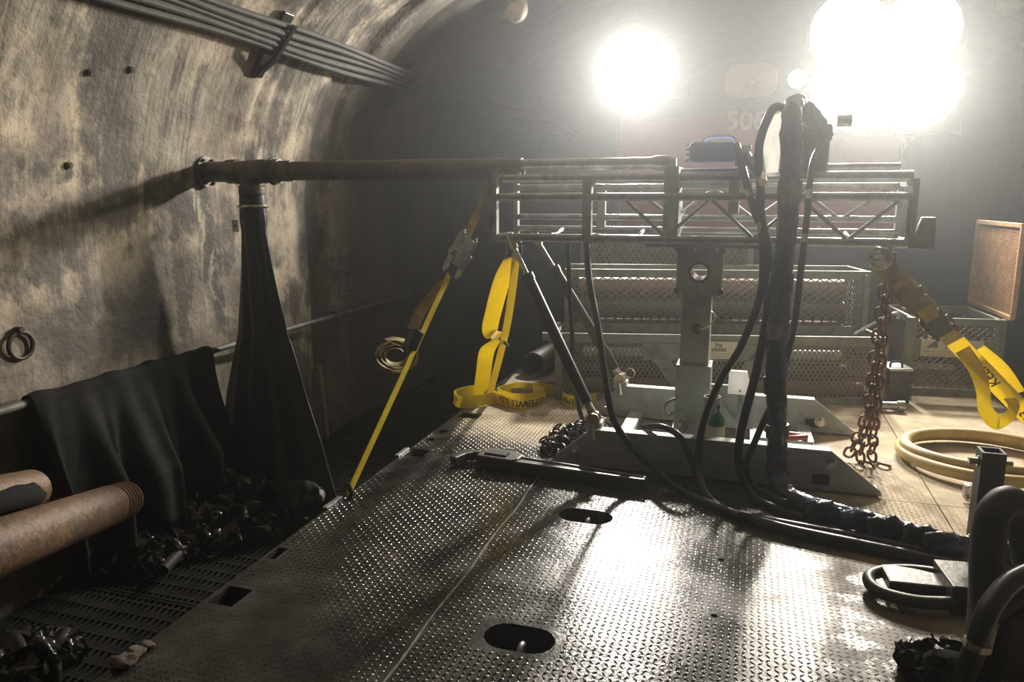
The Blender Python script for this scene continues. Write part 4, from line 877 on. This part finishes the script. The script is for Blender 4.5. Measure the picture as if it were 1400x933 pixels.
# ================================================================ HOSES
def hose(label, pts, r, m='rubber', name='hydraulic_hose', n=10, seg=8, group='hydraulic hoses of the drill rig', fit=()):
    P = spline(pts, seg); base = min(P, key=lambda p_: p_.z)
    if not fit: return tag(MB().tube(P, r, n).build(name, m, smooth=True, sharp=50), label, 'hose', group)
    h_ = thing(name, label, 'hose', base, group); MB().tube(P, r, n).build('tube', m, h_, smooth=True, sharp=50)
    for k, ln, fr, fm in fit:
        i = int(k*(len(P)-2)); d_ = (P[i+1]-P[i]).normalized(); MB().cyl(P[i], P[i]+d_*ln*0.6, fr*0.8, n=14).cyl(P[i]+d_*ln*0.55, P[i]+d_*ln, fr, n=6).build('fitting', fm, h_, smooth=True, sharp=30)
    return h_
# wrapped bundle
bp_ = [V(0.33, 4.70, 2.0), W_(1092, 143, 4.5), W_(1083, 156, 4.3), W_(1081, 200, 4.22), W_(1077, 300, 4.2), W_(1067, 400, 4.18), W_(1061, 480, 4.17), W_(1062, 560, 4.17), W_(1062, 620, 4.17), G_(1070, 668, 0.09), G_(1100, 690, 0.06), G_(1180, 713, 0.06), G_(1260, 737, 0.06), G_(1340, 756, 0.06), G_(1460, 778, 0.06)]
bd = thing('hose_bundle', 'thick hose bundle wrapped in black and blue plastic, down the rig and across the deck', 'hose', G_(1180, 713))
BP = spline(bp_, 14)
def brf(t_, an): return 0.052*(1+0.20*noise.noise(Vector((t_*42, math.cos(an)*1.4, math.sin(an)*1.4)))+0.10*noise.noise(Vector((t_*120, math.cos(an)*3, math.sin(an)*3))))*(1+0.25*max(0, t_-0.55))
MB().tube(BP, 0.05, 22, rf=brf).build('wrap', 'wrap', bd, smooth=True, sharp=0)
for k in (0.26, 0.345, 0.40, 0.47, 0.53, 0.60):
    i = int(k*(len(BP)-2)); d_ = (BP[i+2]-BP[i]).normalized()
    MB().tube([BP[i+j] for j in range(-1, 4)], 0.058, 18, rf=lambda t_, an: 0.058+0.008*math.sin(3*an+k*40)).build('tape_band', 'tape_grey' if k in (0.26, 0.40, 0.53) else 'rubber', bd, smooth=True)
for j, (u, v) in enumerate(((1128, 694), (1178, 706), (1215, 716), (1262, 728), (1295, 738), (1378, 752))):
    c = G_(u, v, 0.105)
    def crm(i, jj, c=c, j=j):
        x, y = i/8-0.5, jj/8-0.5
        return c+V(x*0.19+0.01*noise.noise(Vector((x*4, y*4, j))), y*0.10-x*0.04, 0.03-0.16*y*y*2-0.10*x*x+0.028*noise.noise(Vector((x*5+j, y*6, j*3))))
    MB().grid(9, 9, crm).build('torn_wrap', 'wrap', bd, smooth=True, sharp=0, solid=0.003)
hose('black hose arching up from the drill head beside the white sheet', [V(-0.04, 4.72, 1.84), W_(1036, 235, 4.5), W_(1038, 198, 4.45), W_(1048, 166, 4.42), W_(1064, 146, 4.45), V(0.26, 4.73, 2.03)], 0.024)
wp_ = [(1047, 238), (1043, 205), (1047, 178), (1056, 158), (1070, 153), (1069, 190), (1064, 236)]
P0 = [W_(u, v, 4.62) for u, v in wp_]; c0 = sum(P0, V(0, 0, 0))/len(P0); b = MB()
b.add([p_ for p_ in P0]+[c0+V(0, -0.03, 0)]+[p_+V(0, 0.006, 0) for p_ in P0]+[c0+V(0, -0.024, 0)], [(i, (i+1) % 7, 7) for i in range(7)]+[(8+(i+1) % 7, 8+i, 15) for i in range(7)]+[(i, 8+i, 8+(i+1) % 7, (i+1) % 7) for i in range(7)])
tag(b.build('white_sheet', 'white_plastic'), 'white plastic sheet inside the hose arch', 'plastic sheet')  # white translucent sheet across the gap in the hose arch
hose('black hose with brass couplings dropping from the drill head, leftmost of the front hoses', [V(-0.10, 4.72, 1.90), W_(1018, 240, 4.6), W_(1030, 285, 4.5), W_(1042, 325, 4.42), W_(1040, 400, 4.3), W_(1015, 470, 4.24), W_(988, 515, 4.22), W_(968, 560, 4.2), W_(957, 600, 4.19), W_(955, 640, 4.17), G_(966, 676, 0.025), G_(990, 697, 0.022), G_(1040, 713, 0.022), G_(1090, 722, 0.022)], 0.021, fit=((0.17, 0.14, 0.024, 'brass'), (0.10, 0.09, 0.024, 'brass')))
hose('black hose beside the wrapped bundle, curling onto the deck', [V(0.0, 4.70, 1.82), W_(1039, 240, 4.55), W_(1040, 290, 4.5), W_(1050, 345, 4.35), W_(1050, 420, 4.28), W_(1036, 500, 4.22), W_(1018, 570, 4.18), W_(1010, 615, 4.16), W_(1014, 648, 4.14), G_(1032, 680, 0.025), G_(1068, 698, 0.022), G_(1110, 712, 0.022), G_(1150, 727, 0.022)], 0.024, fit=((0.06, 0.16, 0.026, 'brass'),))
hose('thin black hose right of the wrapped bundle, falling from the swivel', [V(0.40, 4.72, 1.95), W_(1112, 220, 4.55), W_(1104, 290, 4.45), W_(1096, 360, 4.36), W_(1088, 430, 4.3), W_(1078, 480, 4.28), W_(1058, 545, 4.24), W_(1036, 595, 4.19), W_(1020, 640, 4.14), G_(1034, 668, 0.03), G_(1075, 688, 0.075)], 0.018, fit=((0.14, 0.12, 0.02, 'chrome'), (0.23, 0.10, 0.02, 'zinc')))
hose('short black hose looping over the front skid beam', [W_(880, 585, 4.42), W_(905, 584, 4.30), W_(930, 598, 4.24), W_(946, 632, 4.2), W_(958, 668, 4.14), G_(978, 690, 0.022), G_(1010, 706, 0.022)], 0.02)
hose('long black hose from the mast down the struts and along the deck', [V(-0.98, 4.74, 1.36), W_(806, 385, 4.62), W_(818, 450, 4.5), W_(828, 520, 4.35), W_(836, 565, 4.27), W_(850, 594, 4.25), W_(878, 626, 4.2), G_(922, 664, 0.022), G_(972, 690, 0.022), G_(1050, 716, 0.022), G_(1150, 736, 0.022), G_(1300, 762, 0.022), G_(1460, 790, 0.022)], 0.021)
hose('thin black hose hanging behind the struts', [W_(776, 330, 4.98), W_(779, 400, 5.0), W_(783, 470, 5.05), W_(786, 530, 5.1), W_(797, 575, 5.1), G_(815, 592, 0.02), G_(850, 596, 0.02)], 0.016)
for k, (dv, lab) in enumerate(((8, 'black hose lying along the front of the wrapped bundle on the deck'), (20, 'black hose lying on the deck, outermost before the bundle'))):
    hose(lab, [G_(1010+20*k, 702+dv*0.5, 0.03), G_(1080, 716+dv*0.5, 0.03), G_(1180, 733+dv*0.7, 0.03), G_(1300, 760+dv*0.6, 0.03), G_(1460, 796+dv*0.5, 0.03)], 0.03)
# yellow hose coil
hc = thing('yellow_hose', 'coil of thick yellow hose lying on the sandy deck at the right', 'hose', (1.48, 5.05, 0))
pts = []
for i in range(57):
    an = -0.25+i/56*2*PI*2.08; k = i/56
    pts.append(V(1.46+(0.49-0.04*k)*math.cos(an), 5.05+(0.44-0.05*k+0.03*math.sin(an*0.5))*math.sin(an), 0.037+0.07*k))
MB().tube(spline(pts, 3), 0.036, 14).build('tube', 'hose_yellow', hc, smooth=True)
p = G_(1322, 672, 0.06); MB().box(p, (0.035, 0.05, 0.08)).build('clamp', 'galvanised', hc, bevel=0.008)
for z in (0.03, 0.09): bolt(MB(), p+V(0, -0.035, z-0.06), (0, -1, 0), 0.01, 0.02).build('bolt', 'zinc', hc)

# ================================================================ CHAIN
def link_mesh(ln, wd_, r, at_, n=6):
    b = MB(); pts = []
    for i in range(6): an = -PI/2+PI*i/5; pts.append(V(wd_/2*math.cos(an)*1.0, 0, (ln-wd_)/2+wd_/2*math.sin(an)+0.0) if False else V(wd_/2*math.sin(an), 0, (ln-wd_)/2+wd_/2*math.cos(an)))
    for i in range(6): an = PI/2+PI*i/5; pts.append(V(wd_/2*math.sin(an), 0, -(ln-wd_)/2+wd_/2*math.cos(an)))
    return b.tube([p_+at_ for p_ in pts], r, n, closed=True)
def put_links(root, path, sp, mesh_o, first):
    L_ = [0]
    for a_, q_ in zip(path, path[1:]): L_.append(L_[-1]+(q_-a_).length)
    k = 0; s_ = sp/2
    while s_ < L_[-1]:
        i = max(j for j in range(len(L_)) if L_[j] <= s_); i = min(i, len(path)-2); t_ = (s_-L_[i])/(L_[i+1]-L_[i])
        p_ = path[i].lerp(path[i+1], t_); d_ = (path[i+1]-path[i]).normalized()
        rot = d_.to_track_quat('Z', 'X').to_matrix() @ Matrix.Rotation(0.5+PI/2*(k % 2)+random.uniform(-.15, .15), 3, 'Z')
        c = share(mesh_o, 'chain_link', root, p_, rot.to_euler()); k += 1; s_ += sp
ch = thing('chain', 'rusty chain hanging from the mast to the deck in three strands', 'chain', G_(1172, 636))
lk = link_mesh(0.088, 0.056, 0.0085, ORG[ch.name]).build('chain_link', 'rust', ch, smooth=True)
tp = V(0.74, 4.62, 1.31)
gb = G_(1170, 632)
put_links(ch, spline([tp, W_(1206, 420, 4.66), W_(1196, 490, 4.7), W_(1184, 570, 4.74), gb+V(-0.05, 0, 0.03)], 8), 0.066, lk, True)
put_links(ch, spline([tp+V(0.02, 0, -0.02), W_(1210, 430, 4.68), W_(1203, 500, 4.73), W_(1196, 570, 4.77), gb+V(0.09, 0.02, 0.03)], 8), 0.066, lk, False)
put_links(ch, spline([W_(1197, 500, 4.70), W_(1190, 570, 4.75), gb+V(0.02, -0.03, 0.03), gb+V(0.10, -0.08, 0.015)], 8), 0.066, lk, False)
lk.location = gb+V(0.15, -0.03, 0.012)-ORG[ch.name]; lk.rotation_euler = (1.4, 0.3, 0.4)
cpile = thing('chain', 'heap of small black chain on the deck behind the wrench', 'chain', (-1.0, 4.7, 0))
lk2 = link_mesh(0.062, 0.042, 0.0075, ORG[cpile.name]).build('chain_link', 'black_paint', cpile, smooth=True)
rr = random.Random(11)
for i in range(130):
    t_ = rr.random(); c = V(-1.13, 4.50, 0).lerp(V(-0.95, 5.0, 0), t_)+V(rr.gauss(0, 0.05), rr.gauss(0, 0.05), 0)
    h_ = max(0.012, 0.10*rr.random()*(1-min(1, abs(t_-0.5)*1.2)))
    share(lk2, 'chain_link', cpile, c+V(0, 0, h_+0.012), (rr.uniform(0, 3), rr.uniform(0, 3), rr.uniform(0, 6)))
lk2.location = V(-1.0, 4.7, 0.03)-ORG[cpile.name]; lk2.rotation_euler = (1.3, 0.2, 0.5)

# ================================================================ PIPE WRENCH and small things on the rig
wr = thing('pipe_wrench', 'large dark pipe wrench lying on the deck before the skid beam', 'wrench', (-1.0, 4.07, 0))
e0, e1 = V(-1.42, 4.135, 0), V(-0.47, 4.02, 0); ux_ = (e1-e0).normalized(); uy_ = V(-ux_.y, ux_.x, 0); Lh = (e1-e0).length
b = MB(); prf = [(0, -0.055), (0.25, -0.05), (Lh-0.05, -0.035), (Lh-0.015, -0.028), (Lh, 0), (Lh-0.015, 0.028), (Lh-0.05, 0.035), (0.25, 0.05), (0, 0.055)]
b.prism(prf, e0+V(0, 0, 0.037), ux_, uy_, 0.066); b.build('handle', 'dark_steel', wr, bevel=0.008)
for s_ in (-1, 1):
    MB().tube(spline([e0+ux_*0.08+uy_*0.045*s_+V(0, 0, 0.074), e0+ux_*0.4+uy_*0.038*s_+V(0, 0, 0.074), e0+ux_*(Lh-0.06)+uy_*0.026*s_+V(0, 0, 0.074), e0+ux_*(Lh-0.015)+uy_*0.010*s_+V(0, 0, 0.074)], 6), 0.007, 6).build('handle_rib', 'galvanised', wr, smooth=True)
MB().prism([(-0.06, -0.07), (0.16, -0.07), (0.20, -0.03), (0.20, 0.05), (0.13, 0.10), (-0.04, 0.10), (-0.07, 0.04)], e0+V(0, 0, 0.055), ux_, uy_, 0.07).build('housing', 'dark_steel', wr, bevel=0.01)
MB().prism([(-0.02, -0.03), (0.12, -0.03), (0.12, 0.03), (-0.02, 0.03)], e0+V(0, 0, 0.094), ux_, uy_, 0.012).build('housing_window', 'under_black', wr)
MB().prism([(-0.22, -0.10), (-0.17, -0.12), (-0.15, -0.03), (-0.12, 0.02), (-0.02, 0.03), (0.0, 0.07), (-0.14, 0.075), (-0.20, 0.04)], e0+V(0, 0, 0.045), ux_, uy_, 0.055).build('hook_jaw', 'dark_steel', wr, bevel=0.008)
MB().prism([(0.14, 0.09), (0.55, 0.10), (0.55, 0.13), (0.14, 0.14)], e0+V(0, 0.0, 0.03), ux_, uy_, 0.03).build('jaw_shank', 'dark_steel', wr, bevel=0.006)
MB().cyl(e0+ux_*0.05+uy_*0.12+V(0, 0, 0.06), e0+ux_*0.11+uy_*0.12+V(0, 0, 0.06), 0.035, n=16).build('adjusting_nut', 'galvanised', wr, smooth=True, sharp=20)
# on the rig base
rh = MB().pipe(W_(974, 556, 4.52)+V(0, 0, -0.12), W_(974, 542, 4.52), 0.05, 0.042, 20).build('rod_holder', 'rig_grey', rg, smooth=True)
MB().box((W_(974, 556, 4.52).x, 4.60, 0.24), (0.06, 0.12, 0.12)).build('holder_bracket', 'rig_grey', rg)
p = W_(978, 600, 4.50); p.z = 0.156
bt = thing('oil_bottle', 'green bottle standing behind the front skid beam by the post', 'bottle', p)
MB().lathe(p, (0, 0, 1), [(0, 0), (0, 0.05), (0.15, 0.052), (0.19, 0.03), (0.205, 0.018), (0.22, 0.018)], 18).build('body', 'green_glass', bt, smooth=True)
MB().lathe(p, (0, 0, 1), [(0.05, 0.0515), (0.12, 0.0532)], 18).build('label_band', 'sign_faint', bt, smooth=True)
MB().cyl(p+V(0, 0, 0.215), p+V(0, 0, 0.245), 0.02, n=12).build('cap', 'black_paint', bt)
MB().box((W_(1012, 545, 4.6).x, 4.62, 0.31), (0.03, 0.03, 0.30)).build('box_bracket', 'rig_grey', rg)
c = W_(1010, 523, 4.6)
wb = thing('junction_box', 'white plastic box on the rig base between the hoses, glowing in the light', 'box', c-V(0, 0, 0.07))
MB().prism([(-0.06, -0.07), (0.05, -0.07), (0.066, -0.02), (0.045, 0.07), (-0.058, 0.07)], c, (1, 0, 0), (0, 0, 1), 0.05).build('shell', 'white_plastic', wb, bevel=0.006)
MB().cyl(c+V(0.01, -0.026, -0.045), c+V(0.01, -0.032, -0.045), 0.006, n=8).build('screw', 'zinc', wb)
for i in range(4):
    p = W_(932+6*(i % 2), 578+9*(i//2), 4.55); MB().cyl(p, p+V(0.02, -0.04, 0.01), 0.022, n=6).build('valve_nut', 'zinc', rg)
MB().box(W_(936, 586, 4.6), (0.07, 0.1, 0.10)).build('valve_block', 'rig_grey', rg, bevel=0.01)
MB().prism([(0, 0), (0.14, -0.02), (0.16, -0.05), (0.05, -0.03)], W_(891, 580, 4.36), (1, 0, 0), (0, 0.8, 0.6), 0.008).build('lever', 'galvanised', rg)
p = W_(1085, 606, 4.62); p.z = max(p.z, 0.22)
rd = thing('red_shackle', 'red shackle lying behind the front skid beam near its bolt', 'shackle', (0.3, 4.6, 0.2))
z_ = 0.215
MB().tube(spline([V(0.22, 4.52, z_), V(0.30, 4.50, z_+0.02), V(0.37, 4.54, z_+0.02), V(0.36, 4.62, z_), V(0.27, 4.64, z_)], 6), 0.018, 8).build('bow', 'red_rubber', rd, smooth=True)
MB().cyl((0.22, 4.49, z_), (0.26, 4.67, z_), 0.014, n=10).build('pin', 'zinc', rd)
MB().box((0.27, 4.58, 0.205), (0.3, 0.12, 0.02)).build('tray', 'rig_grey', rg)

# ================================================================ LEFT SIDE: draped cloth, heap, pipes
y_a, y_b = X_(34, 530, rail_x).y, X_(285, 480, rail_x).y
def drape(i, j):
    u, v = i/110, j/70; y = y_a+(y_b-y_a)*u
    s_ = -0.45+v*1.56                                   # arc length over the rail: behind it below zero, down the front above
    r = 0.036+0.030*max(0, noise.noise(Vector((u*9, 0, 3)))+0.2)
    if s_ < 0: x, z = rail_x-r, rz+s_
    elif s_ < PI*r: a_ = PI-s_/r; x, z = rail_x+r*math.cos(a_), rz+r*math.sin(a_)
    else: x, z = rail_x+r, rz-(s_-PI*r)
    dn = max(0, s_-PI*r); amp = min(1, dn*1.6)
    fo = 0.075*math.sin(u*29+1.5*math.sin(u*7)+dn*0.8)+0.03*math.sin(u*61+dn*2)+0.05*noise.noise(Vector((u*6, dn*1.5, 2)))
    x += amp*(fo+0.10+dn*0.10) if s_ > 0 else max(0, -s_-0.1)*(-0.02)
    sag = 0.05*noise.noise(Vector((u*4, 0, 5)))*min(1, max(0, dn))
    return V(x, y+amp*0.05*math.cos(u*23+dn*2)+dn*0.06*(u-0.3), max(-0.70, z+sag))
tag(MB().grid(111, 71, drape).build('draped_cloth', 'cloth_black', smooth=True, sharp=0, solid=0.005), 'black cloth draped in folds over the wall handrail', 'cloth')
def heap(name, label, A_, B_, wid, hgt, seed, m='plastic_black', strips=60, sw_=0.11):
    A_, B_ = Vector(A_), Vector(B_); ux_ = (B_-A_); Lh = ux_.length; ux_.normalize(); uy_ = V(-ux_.y, ux_.x, 0); rr = random.Random(int(seed*10))
    def top(u, v, k=1.0):                                # mound surface, u and v in -1..1
        e = max(0.0, 1-(u*u+v*v)); q_ = Vector((u*2.2*Lh, v*2.2*wid, seed))
        return A_+ux_*(0.5+0.5*u)*Lh+uy_*(0.5*v*wid)+V(0, 0, 0.006+hgt*(e**0.55)*(0.62+0.5*noise.noise(q_))*k)
    mb = MB(); n1, n2 = 48, 16
    mb.grid(n1, n2, lambda i, j: top(0.98*(j/(n2-1))*math.cos(2*PI*i/n1), 0.98*(j/(n2-1))*math.sin(2*PI*i/n1), 0.85), closeu=True)
    for k in range(strips):
        a_ = rr.uniform(0, 2*PI); r_ = math.sqrt(rr.random())*0.92; u, v = r_*math.cos(a_), r_*math.sin(a_); h_ = rr.uniform(0, 2*PI); pts = []; wds = []
        for s_ in range(7):
            h_ += rr.gauss(0, 0.55); u += 0.11*math.cos(h_)*2/Lh*0.8; v += 0.11*math.sin(h_)*2/wid*0.5; q = math.hypot(u, v)
            if q > 0.98: u, v = u/q*0.98, v/q*0.98
            pts.append(top(u, v)+V(rr.gauss(0, 0.012), rr.gauss(0, 0.012), abs(rr.gauss(0.012, 0.018)))); ro = rr.uniform(-1.2, 1.2)
            wds.append(V(-math.sin(h_)*math.cos(ro), math.cos(h_)*math.cos(ro), math.sin(ro)))
        rb = Ribbon(pts, wds, 0.1, n=5); w0 = rr.uniform(0.5, 1.2)*sw_; N = len(rb.P); vs = []
        for i in range(N):
            tp_ = w0*(0.35+0.65*math.sin(PI*(i+0.5)/N)); cr = 0.25*w0*math.sin(i*0.9+k)
            for q in (-1, -0.5, 0, 0.5, 1): vs.append(rb.P[i]+rb.D[i]*tp_*0.5*q+rb.NM[i]*(cr*(1-q*q)+0.006*noise.noise(Vector((i*0.7, q*3, k)))))
        for p_ in vs: p_.z = max(p_.z, A_.z+0.003)
        mb.add(vs, [(i*5+c_, i*5+c_+1, i*5+6+c_, i*5+5+c_) for i in range(N-1) for c_ in range(4)])
    o = mb.build(name, m, smooth=True, sharp=0, fix=False); o['kind'] = 'stuff'
    return tag(o, label, 'plastic sheeting', 'heaps of black sheeting')
hz_ = -0.71
heap('plastic_heap', 'heap of crumpled wet black plastic below the sleeve on the walkway', G_(150, 748, hz_), G_(432, 690, hz_), 0.95, 0.36, 3.0, strips=75, sw_=0.2)
heap('plastic_heap', 'heap of crumpled wet black plastic under the threaded pipe end', G_(140, 775, hz_), G_(275, 745, hz_), 0.55, 0.26, 12.0, strips=26, sw_=0.17)
heap('plastic_heap', 'small crumpled black plastic lump at the lower left corner', G_(-20, 915, hz_), G_(95, 905, hz_), 0.4, 0.22, 8.0, strips=18, sw_=0.16)
for (u, v, r, lab) in ((432, 684, 0.05, 'open end of a pale hose poking from the plastic heap at the deck edge'), (222, 781, 0.035, 'open end of a dark hose poking from the near end of the plastic heap')):
    p = G_(u, v, -0.5 if u > 400 else -0.62); dd = V(-0.15, 0.35, -0.04)
    tag(MB().pipe(p, p+dd, r, r*0.8, 18).build('hose_end', 'tape_grey' if u > 400 else 'rubber_dusty', smooth=True), lab, 'hose', 'hose ends in the heap')
# two casing pipes on a stand at the left
E1, E0 = W_(170, 684, 1.55), W_(0, 748, 0.95); dd = (E1-E0).normalized(); bk = E1-dd*1.55
pr_ = 0.052
cp1 = thing('threaded_pipe', 'rusty threaded casing pipe end in the lower left foreground', 'pipe', bk.lerp(E1, 0.5)-V(0, 0, pr_))
MB().pipe(bk, E1-dd*0.13, pr_, pr_*0.86, 36).build('tube', 'pipe_tan', cp1, smooth=True)
prf = [(0, pr_*0.97)]
for i in range(5): prf += [(0.006+i*0.023, pr_*0.97), (0.010+i*0.023, pr_*0.88), (0.015+i*0.023, pr_*0.88), (0.019+i*0.023, pr_*0.97)]
prf += [(0.13, pr_*0.95), (0.13, pr_*0.8), (0.0, pr_*0.8)]
MB().lathe(E1-dd*0.13, dd, prf, 40).build('thread', 'pipe_tan', cp1, smooth=True, sharp=30)
off = W_(0, 706, 1.02)-E0; off -= dd*off.dot(dd); off = off.normalized()*0.10
cp2 = tag(MB().pipe(bk+off, E1-dd*0.42+off, 0.045, 0.04, 32).build('casing_pipe', 'pipe_tan', smooth=True), 'second tan casing pipe behind the threaded one, partly under black cloth', 'pipe')
up_ = V(0, 0, 1)-dd*dd.z; up_.normalize()
P_ = [bk.lerp(E1, t_)+off*0.86+(EYEP-bk.lerp(E1, t_)).normalized()*0.062 for t_ in [0.05+0.74*i/30 for i in range(31)]]
tag(MB().tube(P_, 0.03, 16, rf=lambda t_, an: 0.027*(1+0.3*noise.noise(Vector((t_*14, math.cos(an), math.sin(an)))))*(1 if t_ < 0.9 else max(0.15, (1-t_)/0.1))).build('rag_strip', 'cloth_black', smooth=True, sharp=0), 'strip of rough black cloth lying along the two pipes', 'cloth')
st = thing('pipe_stand', 'dark tripod stand holding the two pipes at the left edge', 'stand', (bk.x, bk.y, 0))
hc_ = bk.lerp(E1, 0.25)+off*0.5; zt = hc_.z-0.085
MB().bar(V(hc_.x, hc_.y, zt)-off.normalized()*0.17, V(hc_.x, hc_.y, zt)+off.normalized()*0.17, 0.06, 0.03).build('cradle', 'dark_steel', st, bevel=0.004)
MB().cyl((hc_.x, hc_.y, 0.45), (hc_.x, hc_.y, zt), 0.025, n=12).build('stem', 'dark_steel', st, smooth=True)
for k in range(3):
    an = 2.2+k*2*PI/3; MB().cyl((hc_.x, hc_.y, 0.5), (hc_.x+0.28*math.cos(an), hc_.y+0.28*math.sin(an), 0.012), 0.016, n=10).build('leg', 'dark_steel', st, smooth=True)

# ================================================================ RIGHT FOREGROUND
SY = 3.36; tpz = W_(1356, 616, SY)
sk_ = thing('stake_post', 'dark square steel stake with set screws at the right edge', 'post', (tpz.x, SY, 0))
b = MB(); hw = 0.043
for dx, dy, sx_, sy_ in ((-hw+0.005, 0, 0.01, 2*hw), (hw-0.005, 0, 0.01, 2*hw), (0, -hw+0.005, 2*hw-0.02, 0.01), (0, hw-0.005, 2*hw-0.02, 0.01)): b.box((tpz.x+dx, SY+dy, tpz.z/2), (sx_, sy_, tpz.z))
stuff(b.build('tube', 'dark_steel', sk_))
for sx_, v in ((-1, 632), (1, 633), (-1, 741)):
    z = W_(1356, v, SY).z; bolt(MB(), (tpz.x+sx_*hw, SY, z), (sx_, 0, 0), 0.014, 0.035).build('set_screw', 'zinc', sk_)
MB().box((tpz.x, SY, 0.008), (0.2, 0.2, 0.016)).build('foot_plate', 'dark_steel', sk_)
hose('thick black rubber hose looped upright before the stake', [W_(1338, 905, 2.75), W_(1348, 840, 2.85), W_(1350, 760, 2.95), W_(1358, 705, 3.0), W_(1381, 686, 3.05), W_(1398, 712, 3.08), W_(1410, 780, 3.08), W_(1430, 860, 3.0)], 0.058, 'rubber_dusty', 'rubber_hose', n=16, group='rubber hoses at the right edge')
hose('black rubber hose curving out of the right edge below the loop', [W_(1352, 838, 2.70), W_(1372, 822, 2.72), W_(1402, 806, 2.75), W_(1450, 790, 2.8)], 0.045, 'rubber_dusty', 'rubber_hose', n=14, group='rubber hoses at the right edge')
hose('black rubber hose with a bright clamp rising at the lower right', [G_(1310, 945, 0.05), W_(1332, 890, 2.5), W_(1345, 850, 2.52), W_(1360, 822, 2.58), W_(1385, 795, 2.66), W_(1430, 775, 2.75)], 0.034, 'rubber', 'rubber_hose', n=14, group='rubber hoses at the right edge', fit=((0.20, 0.05, 0.042, 'zinc'),))
mf = thing('valve_manifold', 'dark steel valve manifold in the lower right corner', 'manifold', (1.0, 2.55, 0))
c = G_(1392, 935, 0.0)
MB().box(c+V(0.05, 0.1, 0.12), (0.20, 0.2, 0.24)).build('body', 'dark_steel', mf, bevel=0.012)
MB().cyl(c+V(0.02, 0.1, 0.24), c+V(0.02, 0.1, 0.36), 0.05, n=16).build('bonnet', 'dark_steel', mf, smooth=True)
MB().tube(spline([c+V(-0.10, 0.02, 0.02), c+V(-0.09, 0.03, 0.14), c+V(-0.06, 0.06, 0.25), c+V(-0.05, 0.1, 0.30)], 6), 0.018, 8).build('side_arm', 'galvanised', mf, smooth=True)
bolt(MB(), c+V(0.02, 0.05, 0.3), (0, -1, 0.2), 0.02, 0.05).build('port_plug', 'zinc', mf)
cl = thing('tow_clevis', 'black steel clevis with a looped end lying on the wet deck at the right', 'clevis', (0.8, 3.2, 0))
MB().box((0.90, 3.22, 0.062), (0.17, 0.24, 0.12), Matrix.Rotation(0.1, 3, 'Z')).build('block', 'dark_steel', cl, bevel=0.008)
MB().box((0.73, 3.24, 0.055), (0.24, 0.16, 0.05), Matrix.Rotation(0.08, 3, 'Z')).build('arm', 'dark_steel', cl, bevel=0.01)
MB().tube(spline([(0.86, 3.30, 0.07), (0.72, 3.32, 0.06), (0.60, 3.29, 0.05), (0.55, 3.22, 0.045), (0.58, 3.13, 0.04), (0.70, 3.08, 0.045), (0.84, 3.10, 0.05)], 6), 0.026, 12).build('loop', 'dark_steel', cl, smooth=True)
tag(heap('rag', 'black rag lying at the bottom edge left of the manifold', G_(1240, 925, 0.0), G_(1345, 920, 0.0), 0.22, 0.10, 5.0, 'cloth_black', 14, 0.09), 'black rag lying at the bottom edge left of the manifold', 'rag')

for i, (u, v, s_) in enumerate(((150, 905, 0.035), (168, 893, 0.028), (186, 882, 0.02))):
    p = G_(u, v, 0.0); p.x = max(p.x, -2.0)
    mb = MB().ball(p+V(0, 0, s_*0.45), s_, 12, 8, (1.4, 1.2, 0.55)); c_ = p
    for q in mb.v: q += (q-c_)*0.45*noise.noise(q*38)
    tag(mb.build('mud_clod', 'mud', smooth=True), ['largest tan mud clod on the deck edge at the lower left', 'second tan mud clod along the deck edge at the lower left', 'smallest tan mud clod on the deck edge at the lower left', 'tan mud clod on the deck edge by the narrow pocket hole'][i], 'mud', 'mud clods on the deck edge')
